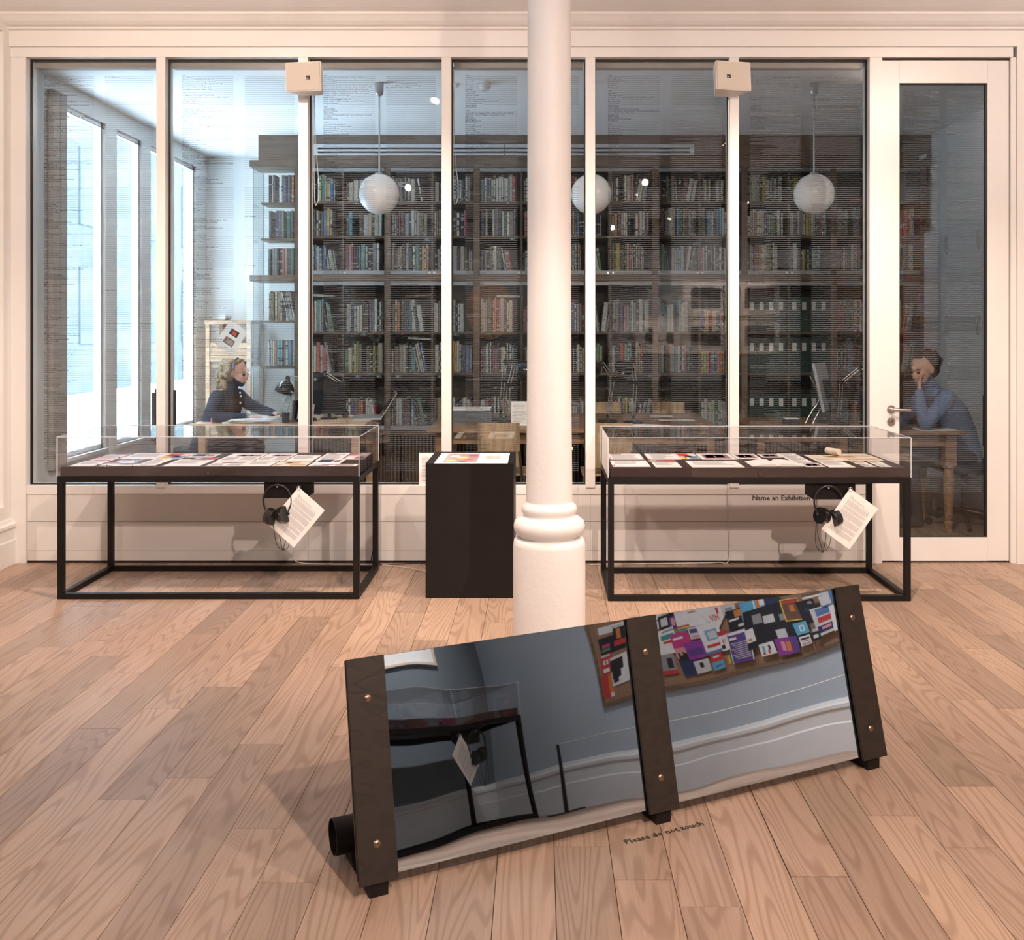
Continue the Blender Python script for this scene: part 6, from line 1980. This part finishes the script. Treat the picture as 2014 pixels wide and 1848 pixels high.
for s in (-1, 1):
    pr.append(('limb', [(L_(-2.80, 8.44+s*.09, .52), .095), (L_(-2.58, 8.44+s*.10, .53), .075), (L_(-2.42, 8.44+s*.10, .51), .062)], tr_))
    pr.append(('limb', [(L_(-2.42, 8.44+s*.10, .51), .060), (L_(-2.44, 8.44+s*.10, .30), .050), (L_(-2.46, 8.44+s*.10, .07), .036)], tr_))
    pr.append(('limb', [(L_(-2.47, 8.44+s*.10, .045), .040), (L_(-2.37, 8.44+s*.10, .035), .034), (L_(-2.29, 8.44+s*.10, .03), .028)], tr_))
fuse('body', pr, [M['skin'], M['denim'], M['umber'], M['trouser']], wp)
face_bits(wp, hp, M['lip'])
hr = []; rh = random.Random(4)
cc = L_(-2.610, 8.425, 1.165)
hr.append(('ball', (cc, .094, (1.0, 1.0, .98)), 0))
for k in range(150):
    a = rh.uniform(R(75), R(285)); z = rh.uniform(-.145, .085)
    rr_ = (.092 + .026*(1 if z < 0 else .3)) * math.sqrt(max(.25, 1-(max(0, z)/.11)**2))
    if z < -.02 and math.cos(a) > -.05: continue
    hr.append(('ball', (cc + Vector((math.cos(a)*rr_, math.sin(a)*rr_, z)), rh.uniform(.012, .022), (1, 1, 1)), 0))
for k in range(26):
    a = rh.uniform(-1.4, 1.4); hr.append(('ball', (cc + Vector((.055*math.cos(a)+.025, .078*math.sin(a), rh.uniform(.066, .09))), rh.uniform(.012, .02), (1, 1, 1)), 0))
fuse('hair', hr, [M['blond']], wp, .005, 1)
MB().tube([cc + Vector((.045*math.cos(.2)+.0, .105*math.cos(a), .105*math.sin(a))) for a in [R(k) for k in range(10, 171, 16)]], .011, 8).build('hair_band', P('blue'), wp, smooth=60)
for (x, z) in ((-2.512, .985), (-2.505, .955), (-2.51, .90)): MB().ball(L_(x, 8.335, z), .008).build('button', M['paper'], wp, smooth=60)
MB().tube(bez([L_(-2.62, 8.30, .99), L_(-2.60, 8.265, .90), L_(-2.62, 8.25, .82)], 6), .016, 8).build('scarf', M['fabric'], wp, smooth=60)

# --- person in the blue jumper resting the chin on a hand (faces -x)
mp_ = thing('person', 'person in pale blue jumper resting chin on hand at the table behind the door', 'person', (3.24, 7.70, 0))
o1 = Vector((3.24, 7.70, 0)); K = lambda x, y, z: Vector((x, y, z)) - o1
pr = []
pr.append(('loft', [(K(3.27, 7.70, .48), .16, .19, 0), (K(3.27, 7.70, .60), .145, .185, 0), (K(3.235, 7.69, .76), .135, .18, 0), (K(3.165, 7.68, .92), .13, .20, 0), (K(3.09, 7.67, 1.01), .115, .20, 0), (K(3.045, 7.66, 1.065), .075, .13, 0)], 1))
pr.append(('limb', [(K(3.05, 7.66, 1.04), .060), (K(3.00, 7.65, 1.10), .054), (K(2.985, 7.645, 1.14), .052)], 0))
hq = head(pr, K(2.955, 7.625, 1.205), (-.86, -.42, -.30), 0, 1.04)
# near arm: elbow on the table, hand at the cheek
pr.append(('limb', [(K(3.07, 7.485, 1.00), .068), (K(2.98, 7.42, .90), .060), (K(2.885, 7.40, .815), .052)], 1)); pr.append(('limb', [(K(2.885, 7.40, .815), .052), (K(2.865, 7.43, .92), .046), (K(2.872, 7.485, 1.04), .036)], 1))
hand(pr, K(2.874, 7.492, 1.045), (.10, .25, .95), (-.8, -.5, .1), (.2, .85, -.2), 0, .45, 1.0)
# far arm lying along the table
pr.append(('limb', [(K(3.05, 7.86, 1.0), .066), (K(2.96, 7.87, .90), .056), (K(2.90, 7.80, .825), .050)], 1)); pr.append(('limb', [(K(2.90, 7.80, .825), .050), (K(2.78, 7.66, .815), .042), (K(2.68, 7.56, .812), .034)], 1))
hand(pr, K(2.675, 7.555, .812), (-.8, -.55, -.05), (0, 0, 1), (.5, -.8, 0), 0, .25, 1.0)
for s in (-1, 1):
    pr.append(('limb', [(K(3.25, 7.70+s*.10, .53), .10), (K(3.02, 7.70+s*.11, .54), .08), (K(2.84, 7.70+s*.11, .52), .066)], 2))
    pr.append(('limb', [(K(2.84, 7.70+s*.11, .52), .064), (K(2.87, 7.70+s*.11, .30), .052), (K(2.90, 7.70+s*.11, .08), .040)], 2))
    pr.append(('limb', [(K(2.91, 7.70+s*.11, .045), .042), (K(2.80, 7.70+s*.11, .038), .036), (K(2.71, 7.70+s*.11, .032), .030)], 2))
fuse('body', pr, [M['skin'], M['jumper'], M['trouser']], mp_)
face_bits(mp_, hq, M['lip'])
c2 = K(2.970, 7.632, 1.235); f2 = Vector((-.86, -.42, -.30)).normalized()
hr = [('ball', (c2 - f2*.030 + Vector((0, 0, .018)), .103, (1, 1, .95)), 0), ('ball', (c2 - f2*.060 + Vector((0, 0, -.035)), .074, (1, 1, 1.1)), 0), ('ball', (c2 + f2*.045 + Vector((0, 0, .072)), .046, (1, 1, .6)), 0)]
for k in range(60):
    v = Vector((rh.gauss(0, 1), rh.gauss(0, 1), abs(rh.gauss(0, 1)))).normalized()
    if v.dot(f2) < .45: hr.append(('ball', (c2 - f2*.030 + Vector((0, 0, .018)) + v*.10, rh.uniform(.010, .018), (1, 1, 1)), 0))
fuse('hair', hr, [M['brownhair']], mp_, .006, 1)
MB().tube([K(2.99+.062*math.cos(a), 7.65+.062*math.sin(a), 1.085) for a in [R(k) for k in range(0, 361, 20)]], .010, 8).build('collar', M['jumper'], mp_, smooth=60)
